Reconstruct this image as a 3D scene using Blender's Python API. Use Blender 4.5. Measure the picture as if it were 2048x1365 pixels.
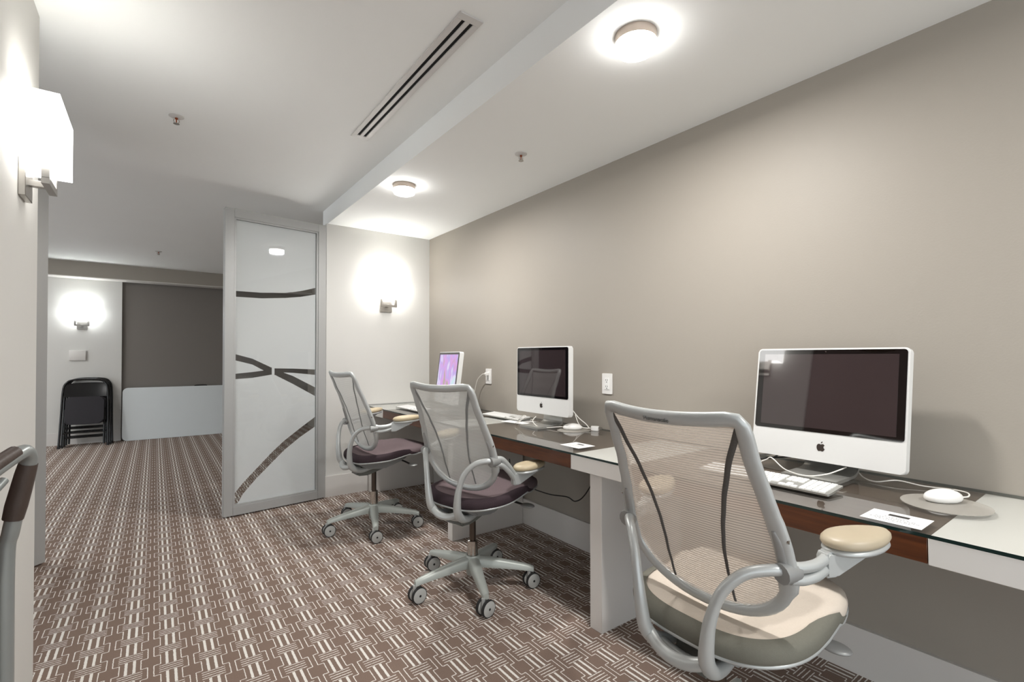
import bpy, bmesh, math, random
from mathutils import Vector, Matrix, Euler
random.seed(7)
PI = math.pi
scene = bpy.context.scene
COL = scene.collection
for o in list(bpy.data.objects):
    bpy.data.objects.remove(o)

# ------------------------------------------------------------------ camera
cam_d = bpy.data.cameras.new('camera')
cam = bpy.data.objects.new('camera', cam_d)
COL.objects.link(cam)
cam.location = (0, 0, 1.168)
cam.rotation_euler = (math.radians(90.6), 0, math.radians(-36.44))
cam_d.sensor_width = 36
cam_d.lens = 967 * 36 / 2048
cam_d.shift_y = (703.9 - 682.5) / 2048
cam_d.clip_start = 0.05
scene.camera = cam

# ------------------------------------------------------------------ world, exposure
world = bpy.data.worlds.new('world')
scene.world = world
world.use_nodes = True
world.node_tree.nodes['Background'].inputs[0].default_value = (0.88, 0.95, 1.0, 1)
world.node_tree.nodes['Background'].inputs[1].default_value = 1.0
vs = scene.view_settings
vs.view_transform = 'Standard'
vs.look = 'None'
vs.exposure = 1.2
vs.gamma = 1.0
vs.use_curve_mapping = False

DISC_WATT = 9.0
DISC_POWER = 13.0      # emission of the round ceiling lamps
SCONCE_POWER = 4.3     # emission of the wall sconces
DISC_COL = (1.0, 0.985, 0.965)
SCONCE_COL = (1.0, 0.99, 0.97)

# ------------------------------------------------------------------ materials
def srgb(r, g, b):
    def f(c):
        c /= 255
        return c / 12.92 if c <= 0.04045 else ((c + 0.055) / 1.055) ** 2.4
    return (f(r), f(g), f(b), 1)

MATS = {}
def new_mat(name):
    m = bpy.data.materials.new(name)
    m.use_nodes = True
    MATS[name] = m
    return m, m.node_tree.nodes, m.node_tree.links, m.node_tree.nodes['Principled BSDF']

def plain(name, col, rough=0.5, metal=0.0, spec=0.5, noise=0.06, nscale=30, bump=0.0, bscale=200, coat=0.0, emit=None, estr=0, ior=1.5):
    """Principled with a soft procedural tone variation and optional fine bump."""
    m, N, L, B = new_mat(name)
    B.inputs['Roughness'].default_value = rough
    B.inputs['Metallic'].default_value = metal
    B.inputs['Specular IOR Level'].default_value = spec
    B.inputs['Coat Weight'].default_value = coat
    B.inputs['IOR'].default_value = ior
    tc = N.new('ShaderNodeTexCoord')
    nz = N.new('ShaderNodeTexNoise'); nz.inputs['Scale'].default_value = nscale; nz.inputs['Detail'].default_value = 3
    L.new(tc.outputs['Object'], nz.inputs['Vector'])
    mx = N.new('ShaderNodeMix'); mx.data_type = 'RGBA'
    c = Vector(col[:3])
    mx.inputs[6].default_value = (*(c * (1 - noise)), 1)
    mx.inputs[7].default_value = (*[min(1, x) for x in c * (1 + noise)], 1)
    L.new(nz.outputs['Fac'], mx.inputs[0])
    L.new(mx.outputs[2], B.inputs['Base Color'])
    if bump > 0:
        n2 = N.new('ShaderNodeTexNoise'); n2.inputs['Scale'].default_value = bscale; n2.inputs['Detail'].default_value = 2
        L.new(tc.outputs['Object'], n2.inputs['Vector'])
        bp = N.new('ShaderNodeBump'); bp.inputs['Strength'].default_value = bump; bp.inputs['Distance'].default_value = 0.002
        L.new(n2.outputs['Fac'], bp.inputs['Height'])
        L.new(bp.outputs['Normal'], B.inputs['Normal'])
    if emit:
        B.inputs['Emission Color'].default_value = (*emit, 1)
        B.inputs['Emission Strength'].default_value = estr
    return m

plain('paint_taupe', srgb(158, 151, 141), rough=0.55, spec=0.35, noise=0.02, nscale=3, bump=0.12, bscale=160)
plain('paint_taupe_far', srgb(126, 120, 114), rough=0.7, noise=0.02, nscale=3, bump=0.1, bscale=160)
plain('paint_light', srgb(212, 210, 205), rough=0.6, noise=0.015, nscale=3, bump=0.1, bscale=160)
plain('paint_ceiling', srgb(243, 244, 242), rough=0.8, noise=0.012, nscale=3, bump=0.08, bscale=160)
plain('paint_trim', srgb(216, 212, 207), rough=0.4, noise=0.015, nscale=6)
plain('wood_door', srgb(100, 78, 66), rough=0.4, noise=0.15, nscale=6)
plain('lounge_dark', srgb(44, 34, 44), rough=0.6, noise=0.1, nscale=5)
plain('panel_frame', srgb(176, 176, 174), rough=0.42, metal=0.25, noise=0.02, nscale=20)
plain('silver_plastic', srgb(184, 186, 184), rough=0.36, metal=0.3, noise=0.03, nscale=25)
plain('silver_dark', srgb(152, 152, 150), rough=0.42, metal=0.3, noise=0.03, nscale=25)
plain('base_grey', srgb(172, 176, 170), rough=0.4, metal=0.2, noise=0.04, nscale=20)
plain('chrome', srgb(190, 186, 180), rough=0.12, metal=1.0, noise=0.02)
plain('nickel', srgb(176, 172, 166), rough=0.28, metal=0.85, noise=0.03)
plain('column_dark', srgb(88, 78, 70), rough=0.3, metal=0.8, noise=0.05)
plain('mechanism', srgb(112, 112, 106), rough=0.5, metal=0.2, noise=0.05)
plain('black_plastic', srgb(22, 21, 21), rough=0.4, noise=0.1)
plain('rubber', srgb(30, 29, 29), rough=0.7, noise=0.1)
plain('wheel_grey', srgb(178, 178, 174), rough=0.45, noise=0.03)
plain('fabric_plum', srgb(112, 98, 100), rough=0.95, spec=0.1, noise=0.25, nscale=350, bump=0.5, bscale=900)
plain('fabric_plum_dark', srgb(60, 49, 53), rough=0.9, spec=0.15, noise=0.15, nscale=200, bump=0.3, bscale=700)
plain('fabric_cream', srgb(206, 194, 180), rough=0.85, spec=0.15, noise=0.05, nscale=200, bump=0.25, bscale=700)
plain('fabric_olive', srgb(112, 110, 100), rough=0.8, spec=0.15, noise=0.06, nscale=200, bump=0.25, bscale=700)
plain('pad_tan', srgb(180, 166, 142), rough=0.42, noise=0.05, nscale=20)
plain('pad_worn', srgb(190, 174, 144), rough=0.45, noise=0.14, nscale=14)
plain('seam_dark', srgb(84, 80, 76), rough=0.9, noise=0.3, nscale=300)
plain('seam_grey', srgb(128, 128, 126), rough=0.9, noise=0.2, nscale=300)
plain('desk_white', srgb(226, 222, 217), rough=0.35, noise=0.012, nscale=8)
plain('aluminium', srgb(226, 225, 222), rough=0.38, metal=0.12, noise=0.015, nscale=12)
plain('alu_stand', srgb(178, 177, 172), rough=0.3, metal=0.65, noise=0.02, nscale=12)
plain('white_plastic', srgb(236, 234, 230), rough=0.28, noise=0.01)
plain('key_white', srgb(244, 243, 240), rough=0.35, noise=0.01)
plain('logo_dark', srgb(58, 50, 46), rough=0.25, noise=0.05)
plain('bezel_black', srgb(14, 12, 13), rough=0.04, spec=0.5, noise=0.1, ior=1.8)
plain('screen_off', srgb(52, 43, 44), rough=0.03, spec=0.5, noise=0.06, nscale=2, ior=1.95)
plain('paper', srgb(240, 239, 236), rough=0.7, noise=0.01)
plain('ink', srgb(45, 42, 40), rough=0.7, noise=0.2, nscale=90)
plain('cable_white', srgb(236, 232, 224), rough=0.4, noise=0.02)
plain('cable_grey', srgb(150, 148, 142), rough=0.45, noise=0.04)
plain('cable_black', srgb(24, 23, 22), rough=0.45, noise=0.05)
plain('slot_black', srgb(8, 6, 6), rough=0.9, noise=0.1)
plain('diffuser_metal', srgb(206, 203, 200), rough=0.45, metal=0.1, noise=0.015)
plain('copper', srgb(150, 80, 50), rough=0.3, metal=0.7, noise=0.1)
plain('lamp_ring', srgb(178, 164, 152), rough=0.35, metal=0.5, noise=0.03)
plain('black_metal', srgb(12, 11, 13), rough=0.16, metal=0.2, noise=0.1, coat=0.4)
plain('black_vinyl', srgb(26, 21, 28), rough=0.62, noise=0.15, nscale=12)
plain('table_white', srgb(222, 227, 228), rough=0.5, noise=0.015, nscale=8, bump=0.1, bscale=300)
plain('tube_grey', srgb(150, 154, 152), rough=0.35, metal=0.35, noise=0.05, nscale=25)
plain('sleeve_brown', srgb(72, 60, 54), rough=0.5, noise=0.2, nscale=25, bump=0.3, bscale=120)
plain('text_grey', srgb(104, 105, 102), rough=0.5, noise=0.02)
plain('glass_edge', srgb(24, 44, 42), rough=0.1, spec=0.6, noise=0.1)

def lamp_mat(name, col, strength, side=None):
    m, N, L, B = new_mat(name)
    B.inputs['Base Color'].default_value = (0.9, 0.9, 0.88, 1)
    B.inputs['Roughness'].default_value = 0.4
    B.inputs['Emission Color'].default_value = (*col, 1)
    tc = N.new('ShaderNodeTexCoord')
    nz = N.new('ShaderNodeTexNoise'); nz.inputs['Scale'].default_value = 3
    L.new(tc.outputs['Object'], nz.inputs['Vector'])
    mr = N.new('ShaderNodeMapRange'); mr.inputs['To Min'].default_value = strength * 0.95; mr.inputs['To Max'].default_value = strength * 1.05
    L.new(nz.outputs['Fac'], mr.inputs['Value'])
    L.new(mr.outputs['Result'], B.inputs['Emission Strength'])
    return m
lamp_mat('glow_disc', DISC_COL, DISC_POWER)
lamp_mat('glow_sconce', SCONCE_COL, SCONCE_POWER)
lamp_mat('glow_sconce_left', SCONCE_COL, SCONCE_POWER * 0.68)
lamp_mat('glow_sconce_far', (0.93, 0.98, 1.0), SCONCE_POWER)

def glassy(name, tint, rough=0.0, ior=1.5):
    """Thin clear glass: fresnel mirror over a tinted see-through layer."""
    m, N, L, B = new_mat(name)
    N.remove(B)
    out = N['Material Output']
    fr = N.new('ShaderNodeFresnel'); fr.inputs['IOR'].default_value = ior
    tr = N.new('ShaderNodeBsdfTransparent'); tr.inputs['Color'].default_value = tint
    gl = N.new('ShaderNodeBsdfGlossy'); gl.inputs['Roughness'].default_value = rough
    mx = N.new('ShaderNodeMixShader')
    geo = N.new('ShaderNodeNewGeometry')           # reflect at the outer faces only (no refraction inside the thin slab)
    inv = N.new('ShaderNodeMath'); inv.operation = 'SUBTRACT'; inv.inputs[0].default_value = 1.0
    L.new(geo.outputs['Backfacing'], inv.inputs[1])
    mu = N.new('ShaderNodeMath'); mu.operation = 'MULTIPLY'
    L.new(fr.outputs[0], mu.inputs[0]); L.new(inv.outputs[0], mu.inputs[1])
    L.new(mu.outputs[0], mx.inputs[0]); L.new(tr.outputs[0], mx.inputs[1]); L.new(gl.outputs[0], mx.inputs[2])
    L.new(mx.outputs[0], out.inputs['Surface'])
    return m
glassy('glass_desk', (0.985, 0.995, 0.99, 1), 0.012, 1.65)
glassy('glass_clear', (0.98, 0.99, 0.99, 1), 0.0, 1.5)
glassy('pad_clear', (0.86, 0.85, 0.82, 1), 0.12, 1.45)
def smoky_pad():
    m, N, L, B = new_mat('pad_smoky')
    B.inputs['Base Color'].default_value = srgb(186, 181, 172); B.inputs['Roughness'].default_value = 0.45
    tr = N.new('ShaderNodeBsdfTransparent'); mx = N.new('ShaderNodeMixShader'); mx.inputs[0].default_value = 0.5
    L.new(tr.outputs[0], mx.inputs[1]); L.new(B.outputs[0], mx.inputs[2]); L.new(mx.outputs[0], N['Material Output'].inputs['Surface'])
smoky_pad()

def frosted(name):
    m, N, L, B = new_mat(name)
    N.remove(B); out = N['Material Output']
    df = N.new('ShaderNodeBsdfDiffuse'); df.inputs['Color'].default_value = srgb(240, 240, 239)
    tl = N.new('ShaderNodeBsdfTranslucent'); tl.inputs['Color'].default_value = srgb(246, 246, 245)
    m1 = N.new('ShaderNodeMixShader'); m1.inputs[0].default_value = 0.45
    gl = N.new('ShaderNodeBsdfGlossy'); gl.inputs['Roughness'].default_value = 0.03
    fr = N.new('ShaderNodeFresnel'); fr.inputs['IOR'].default_value = 1.42
    m2 = N.new('ShaderNodeMixShader')
    L.new(df.outputs[0], m1.inputs[1]); L.new(tl.outputs[0], m1.inputs[2])
    L.new(fr.outputs[0], m2.inputs[0]); L.new(m1.outputs[0], m2.inputs[1]); L.new(gl.outputs[0], m2.inputs[2])
    L.new(m2.outputs[0], out.inputs['Surface'])
frosted('glass_frosted')

def mesh_fabric(name, col, stripes, cover, line=0.5):
    """Open woven mesh: fine horizontal threads with see-through gaps (UV v = height)."""
    m, N, L, B = new_mat(name)
    out = N['Material Output']
    B.inputs['Base Color'].default_value = col
    B.inputs['Roughness'].default_value = 0.7
    uv = N.new('ShaderNodeUVMap')
    sp = N.new('ShaderNodeSeparateXYZ'); L.new(uv.outputs[0], sp.inputs[0])
    mu = N.new('ShaderNodeMath'); mu.operation = 'MULTIPLY'; mu.inputs[1].default_value = stripes
    L.new(sp.outputs['Y'], mu.inputs[0])
    fr = N.new('ShaderNodeMath'); fr.operation = 'FRACT'; L.new(mu.outputs[0], fr.inputs[0])
    lt = N.new('ShaderNodeMath'); lt.operation = 'LESS_THAN'; lt.inputs[1].default_value = line; L.new(fr.outputs[0], lt.inputs[0])
    mr = N.new('ShaderNodeMapRange'); mr.inputs['To Min'].default_value = cover[0]; mr.inputs['To Max'].default_value = cover[1]
    L.new(lt.outputs[0], mr.inputs['Value'])
    tr = N.new('ShaderNodeBsdfTransparent')
    tl = N.new('ShaderNodeBsdfTranslucent'); tl.inputs['Color'].default_value = col
    mt = N.new('ShaderNodeMixShader'); mt.inputs[0].default_value = 0.3
    L.new(B.outputs[0], mt.inputs[1]); L.new(tl.outputs[0], mt.inputs[2])
    mx = N.new('ShaderNodeMixShader')
    L.new(mr.outputs[0], mx.inputs[0]); L.new(tr.outputs[0], mx.inputs[1]); L.new(mt.outputs[0], mx.inputs[2])
    L.new(mx.outputs[0], out.inputs['Surface'])
mesh_fabric('mesh_warm', srgb(212, 200, 188), 150, (0.48, 0.95), 0.62)
mesh_fabric('mesh_grey', srgb(198, 198, 194), 150, (0.62, 0.90), 0.6)

def wood(name, c1, c2, axis=1):
    m, N, L, B = new_mat(name)
    B.inputs['Roughness'].default_value = 0.32
    tc = N.new('ShaderNodeTexCoord'); mp = N.new('ShaderNodeMapping')
    mp.inputs['Scale'].default_value = (30, 2.0, 30)
    L.new(tc.outputs['Object'], mp.inputs['Vector'])
    nz = N.new('ShaderNodeTexNoise'); nz.inputs['Scale'].default_value = 3; nz.inputs['Detail'].default_value = 5
    L.new(mp.outputs[0], nz.inputs['Vector'])
    cr = N.new('ShaderNodeValToRGB'); cr.color_ramp.elements[0].position = 0.3; cr.color_ramp.elements[1].position = 0.7
    cr.color_ramp.elements[0].color = c1; cr.color_ramp.elements[1].color = c2
    L.new(nz.outputs['Fac'], cr.inputs[0]); L.new(cr.outputs[0], B.inputs['Base Color'])
wood('wood_apron', srgb(72, 37, 18), srgb(100, 55, 28))
wood('wood_top', srgb(84, 70, 60), srgb(98, 84, 74))  # greyed wood: the reflection in the glass above is put into this colour

def carpet():
    m, N, L, B = new_mat('carpet')
    B.inputs['Roughness'].default_value = 0.95
    B.inputs['Specular IOR Level'].default_value = 0.08
    geo = N.new('ShaderNodeTexCoord')
    sp = N.new('ShaderNodeSeparateXYZ'); L.new(geo.outputs['Object'], sp.inputs[0])
    # slight wobble of the yarn edges
    nzw = N.new('ShaderNodeTexNoise'); nzw.inputs['Scale'].default_value = 160; nzw.inputs['Detail'].default_value = 1
    L.new(geo.outputs['Object'], nzw.inputs['Vector'])
    def M(op, a, b=None):
        n = N.new('ShaderNodeMath'); n.operation = op
        for i, x in enumerate((a, b)):
            if x is None: continue
            if isinstance(x, (int, float)): n.inputs[i].default_value = x
            else: L.new(x, n.inputs[i])
        return n.outputs[0]
    wob = M('MULTIPLY', M('SUBTRACT', nzw.outputs['Fac'], 0.5), 0.03)
    def cell(co, origin, period, phase):
        t = M('ADD', M('DIVIDE', M('SUBTRACT', co, origin), period), phase)
        t = M('ADD', t, wob)
        return M('ABSOLUTE', M('SUBTRACT', M('FRACT', t), 0.5))
    a = cell(sp.outputs['X'], 0.004, 0.125, 10.075)
    b = cell(sp.outputs['Y'], 2.389, 0.144, 30.5)
    def near(x, c, w): return M('LESS_THAN', M('ABSOLUTE', M('SUBTRACT', x, c)), w)
    def lt(x, c): return M('LESS_THAN', x, c)
    def gt(x, c): return M('GREATER_THAN', x, c)
    def AND(x, y): return M('MULTIPLY', x, y)
    def OR(x, y): return M('MAXIMUM', x, y)
    H = AND(OR(near(b, 0.05, 0.0125), near(b, 0.15, 0.0125)), lt(a, 0.295))
    V = AND(near(a, 0.10, 0.036), gt(b, 0.185))
    VO = AND(near(a, 0.26, 0.0125), gt(b, 0.26))
    CAP = AND(near(a, 0.425, 0.0125), lt(b, 0.26))
    CON = AND(near(b, 0.26, 0.012), AND(gt(a, 0.26), lt(a, 0.425)))
    mask = OR(OR(OR(H, V), OR(VO, CAP)), CON)
    nz = N.new('ShaderNodeTexNoise'); nz.inputs['Scale'].default_value = 420; nz.inputs['Detail'].default_value = 2
    L.new(geo.outputs['Object'], nz.inputs['Vector'])
    def pair(c, k):
        mx = N.new('ShaderNodeMix'); mx.data_type = 'RGBA'
        v = Vector(c[:3])
        mx.inputs[6].default_value = (*(v * (1 - k)), 1); mx.inputs[7].default_value = (*(v * (1 + k)), 1)
        L.new(nz.outputs['Fac'], mx.inputs[0]); return mx.outputs[2]
    mx = N.new('ShaderNodeMix'); mx.data_type = 'RGBA'
    L.new(mask, mx.inputs[0])
    L.new(pair(srgb(131, 112, 101), 0.35), mx.inputs[6]); L.new(pair(srgb(234, 229, 222), 0.08), mx.inputs[7])
    L.new(mx.outputs[2], B.inputs['Base Color'])
    bp = N.new('ShaderNodeBump'); bp.inputs['Strength'].default_value = 0.5; bp.inputs['Distance'].default_value = 0.004
    ad = M('ADD', nz.outputs['Fac'], M('MULTIPLY', mask, -0.5))
    L.new(ad, bp.inputs['Height']); L.new(bp.outputs[0], B.inputs['Normal'])
carpet()

def wallpaper():
    """Lit desktop picture: pastel violet and pink jellyfish-like blobs on taupe."""
    m, N, L, B = new_mat('screen_on')
    out = N['Material Output']
    tc = N.new('ShaderNodeTexCoord')
    mp = N.new('ShaderNodeMapping'); mp.inputs['Scale'].default_value = (1, 2.6, 1.6)
    L.new(tc.outputs['Object'], mp.inputs['Vector'])
    nz = N.new('ShaderNodeTexNoise'); nz.inputs['Scale'].default_value = 4.2; nz.inputs['Detail'].default_value = 2
    L.new(mp.outputs[0], nz.inputs['Vector'])
    cr = N.new('ShaderNodeValToRGB'); e = cr.color_ramp.elements
    e[0].position = 0.30; e[0].color = srgb(170, 160, 140)
    e[1].position = 0.70; e[1].color = srgb(190, 230, 232)
    for p, c in ((0.40, srgb(214, 150, 222)), (0.50, srgb(178, 160, 228)), (0.58, srgb(224, 206, 240))):
        x = e.new(p); x.color = c
    L.new(nz.outputs['Fac'], cr.inputs[0])
    B.inputs['Base Color'].default_value = (0.02, 0.02, 0.02, 1)
    B.inputs['Roughness'].default_value = 0.08
    L.new(cr.outputs[0], B.inputs['Emission Color'])
    B.inputs['Emission Strength'].default_value = 0.40
wallpaper()

# ------------------------------------------------------------------ object helpers
def tag(o, label=None, cat=None, group=None, kind=None):
    if label: o['label'] = label
    if cat: o['category'] = cat
    if group: o['group'] = group
    if kind: o['kind'] = kind
    return o

def link(name, me, mat=None, parent=None, loc=None, rot=None):
    o = bpy.data.objects.new(name, me)
    COL.objects.link(o)
    if mat is not None and me is not None and len(me.materials) == 0:
        me.materials.append(MATS[mat])
    if parent: o.parent = parent
    if loc: o.location = loc
    if rot: o.rotation_euler = rot
    return o

def thing(name, label, cat, loc=(0, 0, 0), rotz=0, group=None):
    o = bpy.data.objects.new(name, None)
    COL.objects.link(o)
    o.location = loc; o.rotation_euler = (0, 0, rotz); o.empty_display_size = 0.05
    return tag(o, label, cat, group)

def finish(bm, name, smooth=True, angle=40):
    bmesh.ops.recalc_face_normals(bm, faces=bm.faces)
    me = bpy.data.meshes.new(name)
    bm.to_mesh(me); bm.free()
    if smooth:
        for p in me.polygons: p.use_smooth = True
        me.set_sharp_from_angle(angle=math.radians(angle))
    return me

def add_box(bm, x0, x1, y0, y1, z0, z1, bevel=0, seg=2, mat=None):
    r = bmesh.ops.create_cube(bm, size=1)
    vs_ = r['verts']
    for v in vs_:
        v.co = Vector(((x0 + x1) / 2 + v.co.x * (x1 - x0), (y0 + y1) / 2 + v.co.y * (y1 - y0), (z0 + z1) / 2 + v.co.z * (z1 - z0)))
    if bevel:
        es = {e for v in vs_ for e in v.link_edges}
        bmesh.ops.bevel(bm, geom=list(es), offset=bevel, segments=seg, affect='EDGES', profile=0.5)

def box(name, x0, x1, y0, y1, z0, z1, mat, parent=None, bevel=0, seg=2):
    bm = bmesh.new()
    add_box(bm, x0, x1, y0, y1, z0, z1, bevel, seg)
    return link(name, finish(bm, name), mat, parent)

def smooth_path(pts, n=8, closed=False):
    """Catmull-Rom through the points."""
    P = [Vector(p) for p in pts]
    out = []
    m = len(P)
    rng = range(m) if closed else range(m - 1)
    for i in rng:
        if closed:
            p0, p1, p2, p3 = P[(i - 1) % m], P[i], P[(i + 1) % m], P[(i + 2) % m]
        else:
            p0 = P[i - 1] if i > 0 else P[0] * 2 - P[1]
            p1, p2 = P[i], P[i + 1]
            p3 = P[i + 2] if i + 2 < m else P[-1] * 2 - P[-2]
        for k in range(n):
            t = k / n
            out.append(0.5 * ((2 * p1) + (p2 - p0) * t + (2 * p0 - 5 * p1 + 4 * p2 - p3) * t * t + (3 * p1 - p0 - 3 * p2 + p3) * t ** 3))
    if not closed: out.append(P[-1].copy())
    return out

def add_tube(bm, pts, r, seg=10, closed=False, flat=None, up=None, cap=True):
    """Sweep a circle (or ellipse: r across 'up x tangent', flat along 'up') along pts; r may be a list."""
    n = len(pts)
    P = [Vector(p) for p in pts]
    rings = []
    prev = None
    for i in range(n):
        if closed: t = (P[(i + 1) % n] - P[i - 1])
        else: t = P[min(i + 1, n - 1)] - P[max(i - 1, 0)]
        t.normalize()
        if up is not None:
            u = Vector(up[i]) if isinstance(up, list) else Vector(up)
            u = (u - t * u.dot(t))
            if u.length < 1e-5: u = t.orthogonal()
            u.normalize()
        elif prev is None:
            u = t.orthogonal().normalized()
        else:
            u = (prev - t * prev.dot(t)).normalized()
        prev = u
        s = u.cross(t).normalized()
        ra = r[i] if isinstance(r, (list, tuple)) else r
        fb = (flat[i] if isinstance(flat, (list, tuple)) else flat) if flat is not None else ra
        rings.append([bm.verts.new(P[i] + s * (ra * math.cos(2 * PI * k / seg)) + u * (fb * math.sin(2 * PI * k / seg))) for k in range(seg)])
    rng = range(n) if closed else range(n - 1)
    for i in rng:
        a, b = rings[i], rings[(i + 1) % n]
        for k in range(seg):
            bm.faces.new((a[k], a[(k + 1) % seg], b[(k + 1) % seg], b[k]))
    if cap and not closed:
        bm.faces.new(rings[0]); bm.faces.new(rings[-1])

def tube(name, pts, r, mat, parent=None, seg=10, n=8, closed=False, flat=None, up=None, raw=False):
    bm = bmesh.new()
    P = pts if raw else smooth_path(pts, n, closed)
    if isinstance(r, (list, tuple)) and not raw:
        # interpolate radii along the control points
        R = []
        m = len(pts)
        for i in range(len(P)):
            t = i / max(1, len(P) - (0 if closed else 1)) * (m if closed else m - 1)
            k = min(int(t), m - 1); k2 = (k + 1) % m if closed else min(k + 1, m - 1)
            R.append(r[k] + (r[k2] - r[k]) * (t - k))
        r = R
    add_tube(bm, P, r, seg, closed, flat, up)
    return link(name, finish(bm, name, angle=60), mat, parent)

def add_lathe(bm, prof, seg=24, M=None):
    """Revolve (r, z) profile about z."""
    rings = []
    for r, z in prof:
        if r < 1e-6:
            rings.append([bm.verts.new((0, 0, z))])
        else:
            rings.append([bm.verts.new((r * math.cos(2 * PI * k / seg), r * math.sin(2 * PI * k / seg), z)) for k in range(seg)])
    fresh = [v for R in rings for v in R]
    for a, b in zip(rings, rings[1:]):
        if len(a) == 1 and len(b) == 1: continue
        for k in range(seg):
            k2 = (k + 1) % seg
            if len(a) == 1: bm.faces.new((a[0], b[k2], b[k]))
            elif len(b) == 1: bm.faces.new((a[k], a[k2], b[0]))
            else: bm.faces.new((a[k], a[k2], b[k2], b[k]))
    if M is not None:
        for v in fresh: v.co = M @ v.co

def lathe(name, prof, mat, parent=None, seg=24, M=None, loc=None):
    bm = bmesh.new(); add_lathe(bm, prof, seg, M)
    return link(name, finish(bm, name, angle=35), mat, parent, loc)

def add_prism(bm, poly, z0, z1, M=None):
    """Extrude a 2D polygon from z0 to z1 (optionally transformed)."""
    lo = [bm.verts.new((x, y, z0)) for x, y in poly]
    hi = [bm.verts.new((x, y, z1)) for x, y in poly]
    n = len(poly)
    bm.faces.new(lo[::-1]); bm.faces.new(hi)
    for i in range(n):
        bm.faces.new((lo[i], lo[(i + 1) % n], hi[(i + 1) % n], hi[i]))
    if M is not None:
        for v in lo + hi: v.co = M @ v.co

def prism(name, poly, z0, z1, mat, parent=None, M=None, bevel=0):
    bm = bmesh.new(); add_prism(bm, poly, z0, z1, M)
    if bevel:
        bmesh.ops.bevel(bm, geom=bm.edges[:], offset=bevel, segments=2, affect='EDGES')
    return link(name, finish(bm, name), mat, parent)

def rrect(w, h, r, n=5, cx=0, cy=0):
    pts = []
    for sx, sy, a0 in ((1, 1, 0), (-1, 1, 90), (-1, -1, 180), (1, -1, 270)):
        for k in range(n + 1):
            a = math.radians(a0 + 90 * k / n)
            pts.append((cx + sx * (w / 2 - r) + r * math.cos(a), cy + sy * (h / 2 - r) + r * math.sin(a)))
    return pts

def text_mesh(name, s, size, depth, mat, parent, M):
    cu = bpy.data.curves.new(name, 'FONT')
    cu.body = s; cu.size = size; cu.extrude = depth; cu.align_x = 'CENTER'; cu.align_y = 'CENTER'
    tmp = bpy.data.objects.new('tmp_text', cu)
    COL.objects.link(tmp)
    dg = bpy.context.evaluated_depsgraph_get()
    me = bpy.data.meshes.new_from_object(tmp.evaluated_get(dg))
    bpy.data.objects.remove(tmp); bpy.data.curves.remove(cu)
    me.name = name
    me.materials.clear()
    me.transform(M)
    return link(name, me, mat, parent)

# ------------------------------------------------------------------ the room
def struct(name, x0, x1, y0, y1, z0, z1, mat, label=None, cat=None):
    o = box(name, x0, x1, y0, y1, z0, z1, mat)
    o['kind'] = 'structure'
    if label: o['label'] = label
    if cat: o['category'] = cat
    return o
CEIL = 2.42
SOF = 2.285
YA = 4.17          # alcove end wall
XR = 2.10          # right wall
XL = -0.35         # left wall
XLE = 2.46         # free end of the left wall
struct('floor', -4.2, XR, -2.6, 8.9, -0.1, 0, 'carpet', 'brown carpet with pale woven lattice pattern', 'floor')
struct('ceiling', -4.2, XR + 0.1, -2.6, 8.9, CEIL, CEIL + 0.1, 'paint_ceiling', 'smooth white painted main ceiling', 'ceiling')
struct('ceiling_soffit', 1.158, XR, -2.6, YA + 0.14, SOF, CEIL, 'paint_ceiling', 'lowered white ceiling soffit above the desk', 'ceiling')
struct('wall_right', XR, XR + 0.1, -2.6, 8.9, 0, CEIL, 'paint_taupe', 'long taupe painted wall behind the desk', 'wall')
struct('wall_alcove', 1.15, XR, YA, YA + 0.14, 0, SOF, 'paint_light', 'pale grey end wall with lit sconce', 'wall')
struct('wall_left', XL - 0.14, XL, 1.82, XLE, 0, CEIL, 'paint_light', 'pale grey wall stub carrying a bright sconce', 'wall')
struct('door_1', XL - 0.12, XL - 0.02, -0.10, 1.82, 0, CEIL, 'wood_door', 'dark brown wooden door panel', 'door')
#struct('wall_left_rear', XL - 0.14, XL, -2.6, -0.10, 0, CEIL, 'paint_light', 'pale grey wall beside the camera', 'wall')
#struct('wall_rear', -0.49, XR, -2.7, -2.6, 0, CEIL, 'paint_light', 'pale wall behind the camera', 'wall')
struct('wall_lounge', -4.3, -4.2, 7.4, 8.9, 0, CEIL, 'lounge_dark', 'dark lounge wall', 'wall')
struct('wall_lounge_side', -4.2, XL - 0.14, XLE - 0.1, XLE, 0, CEIL, 'lounge_dark', 'dark wall behind the left stub wall', 'wall')
struct('wall_far_lounge', -4.2, -1.5, 8.68, 8.80, 0, CEIL, 'lounge_dark', 'dark far wall of the lounge', 'wall')
struct('wall_far', -1.5, -0.375, 8.68, 8.80, 0, CEIL, 'paint_light', 'pale far wall with sconce and stacked chairs', 'wall')
struct('wall_far_taupe', -0.375, XR, 8.72, 8.84, 0, CEIL, 'paint_taupe_far', 'dark taupe far wall behind the folded table', 'wall')
struct('trim_1', -4.2, XR, 8.46, 8.68, 2.225, CEIL, 'paint_taupe', 'grey header beam across the far wall', 'beam')
box('underside', -4.2, XR, 8.455, 8.68, 2.215, 2.225, 'paint_trim', bpy.data.objects['trim_1'])  # paler paint stands in for sconce light on the header's underside
BBH = 0.172
struct('baseboard_right', XR - 0.016, XR, -2.6, YA, 0, BBH, 'paint_trim', 'tall white baseboard under the desk', 'baseboard')
struct('baseboard_alcove', 1.138, XR - 0.016, YA - 0.016, YA, 0, BBH, 'paint_trim', 'tall white baseboard on the end wall', 'baseboard')
struct('baseboard_far', -1.5, -0.375, 8.664, 8.68, 0, 0.16, 'paint_trim', 'white baseboard behind the stacked chairs', 'baseboard')

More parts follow.
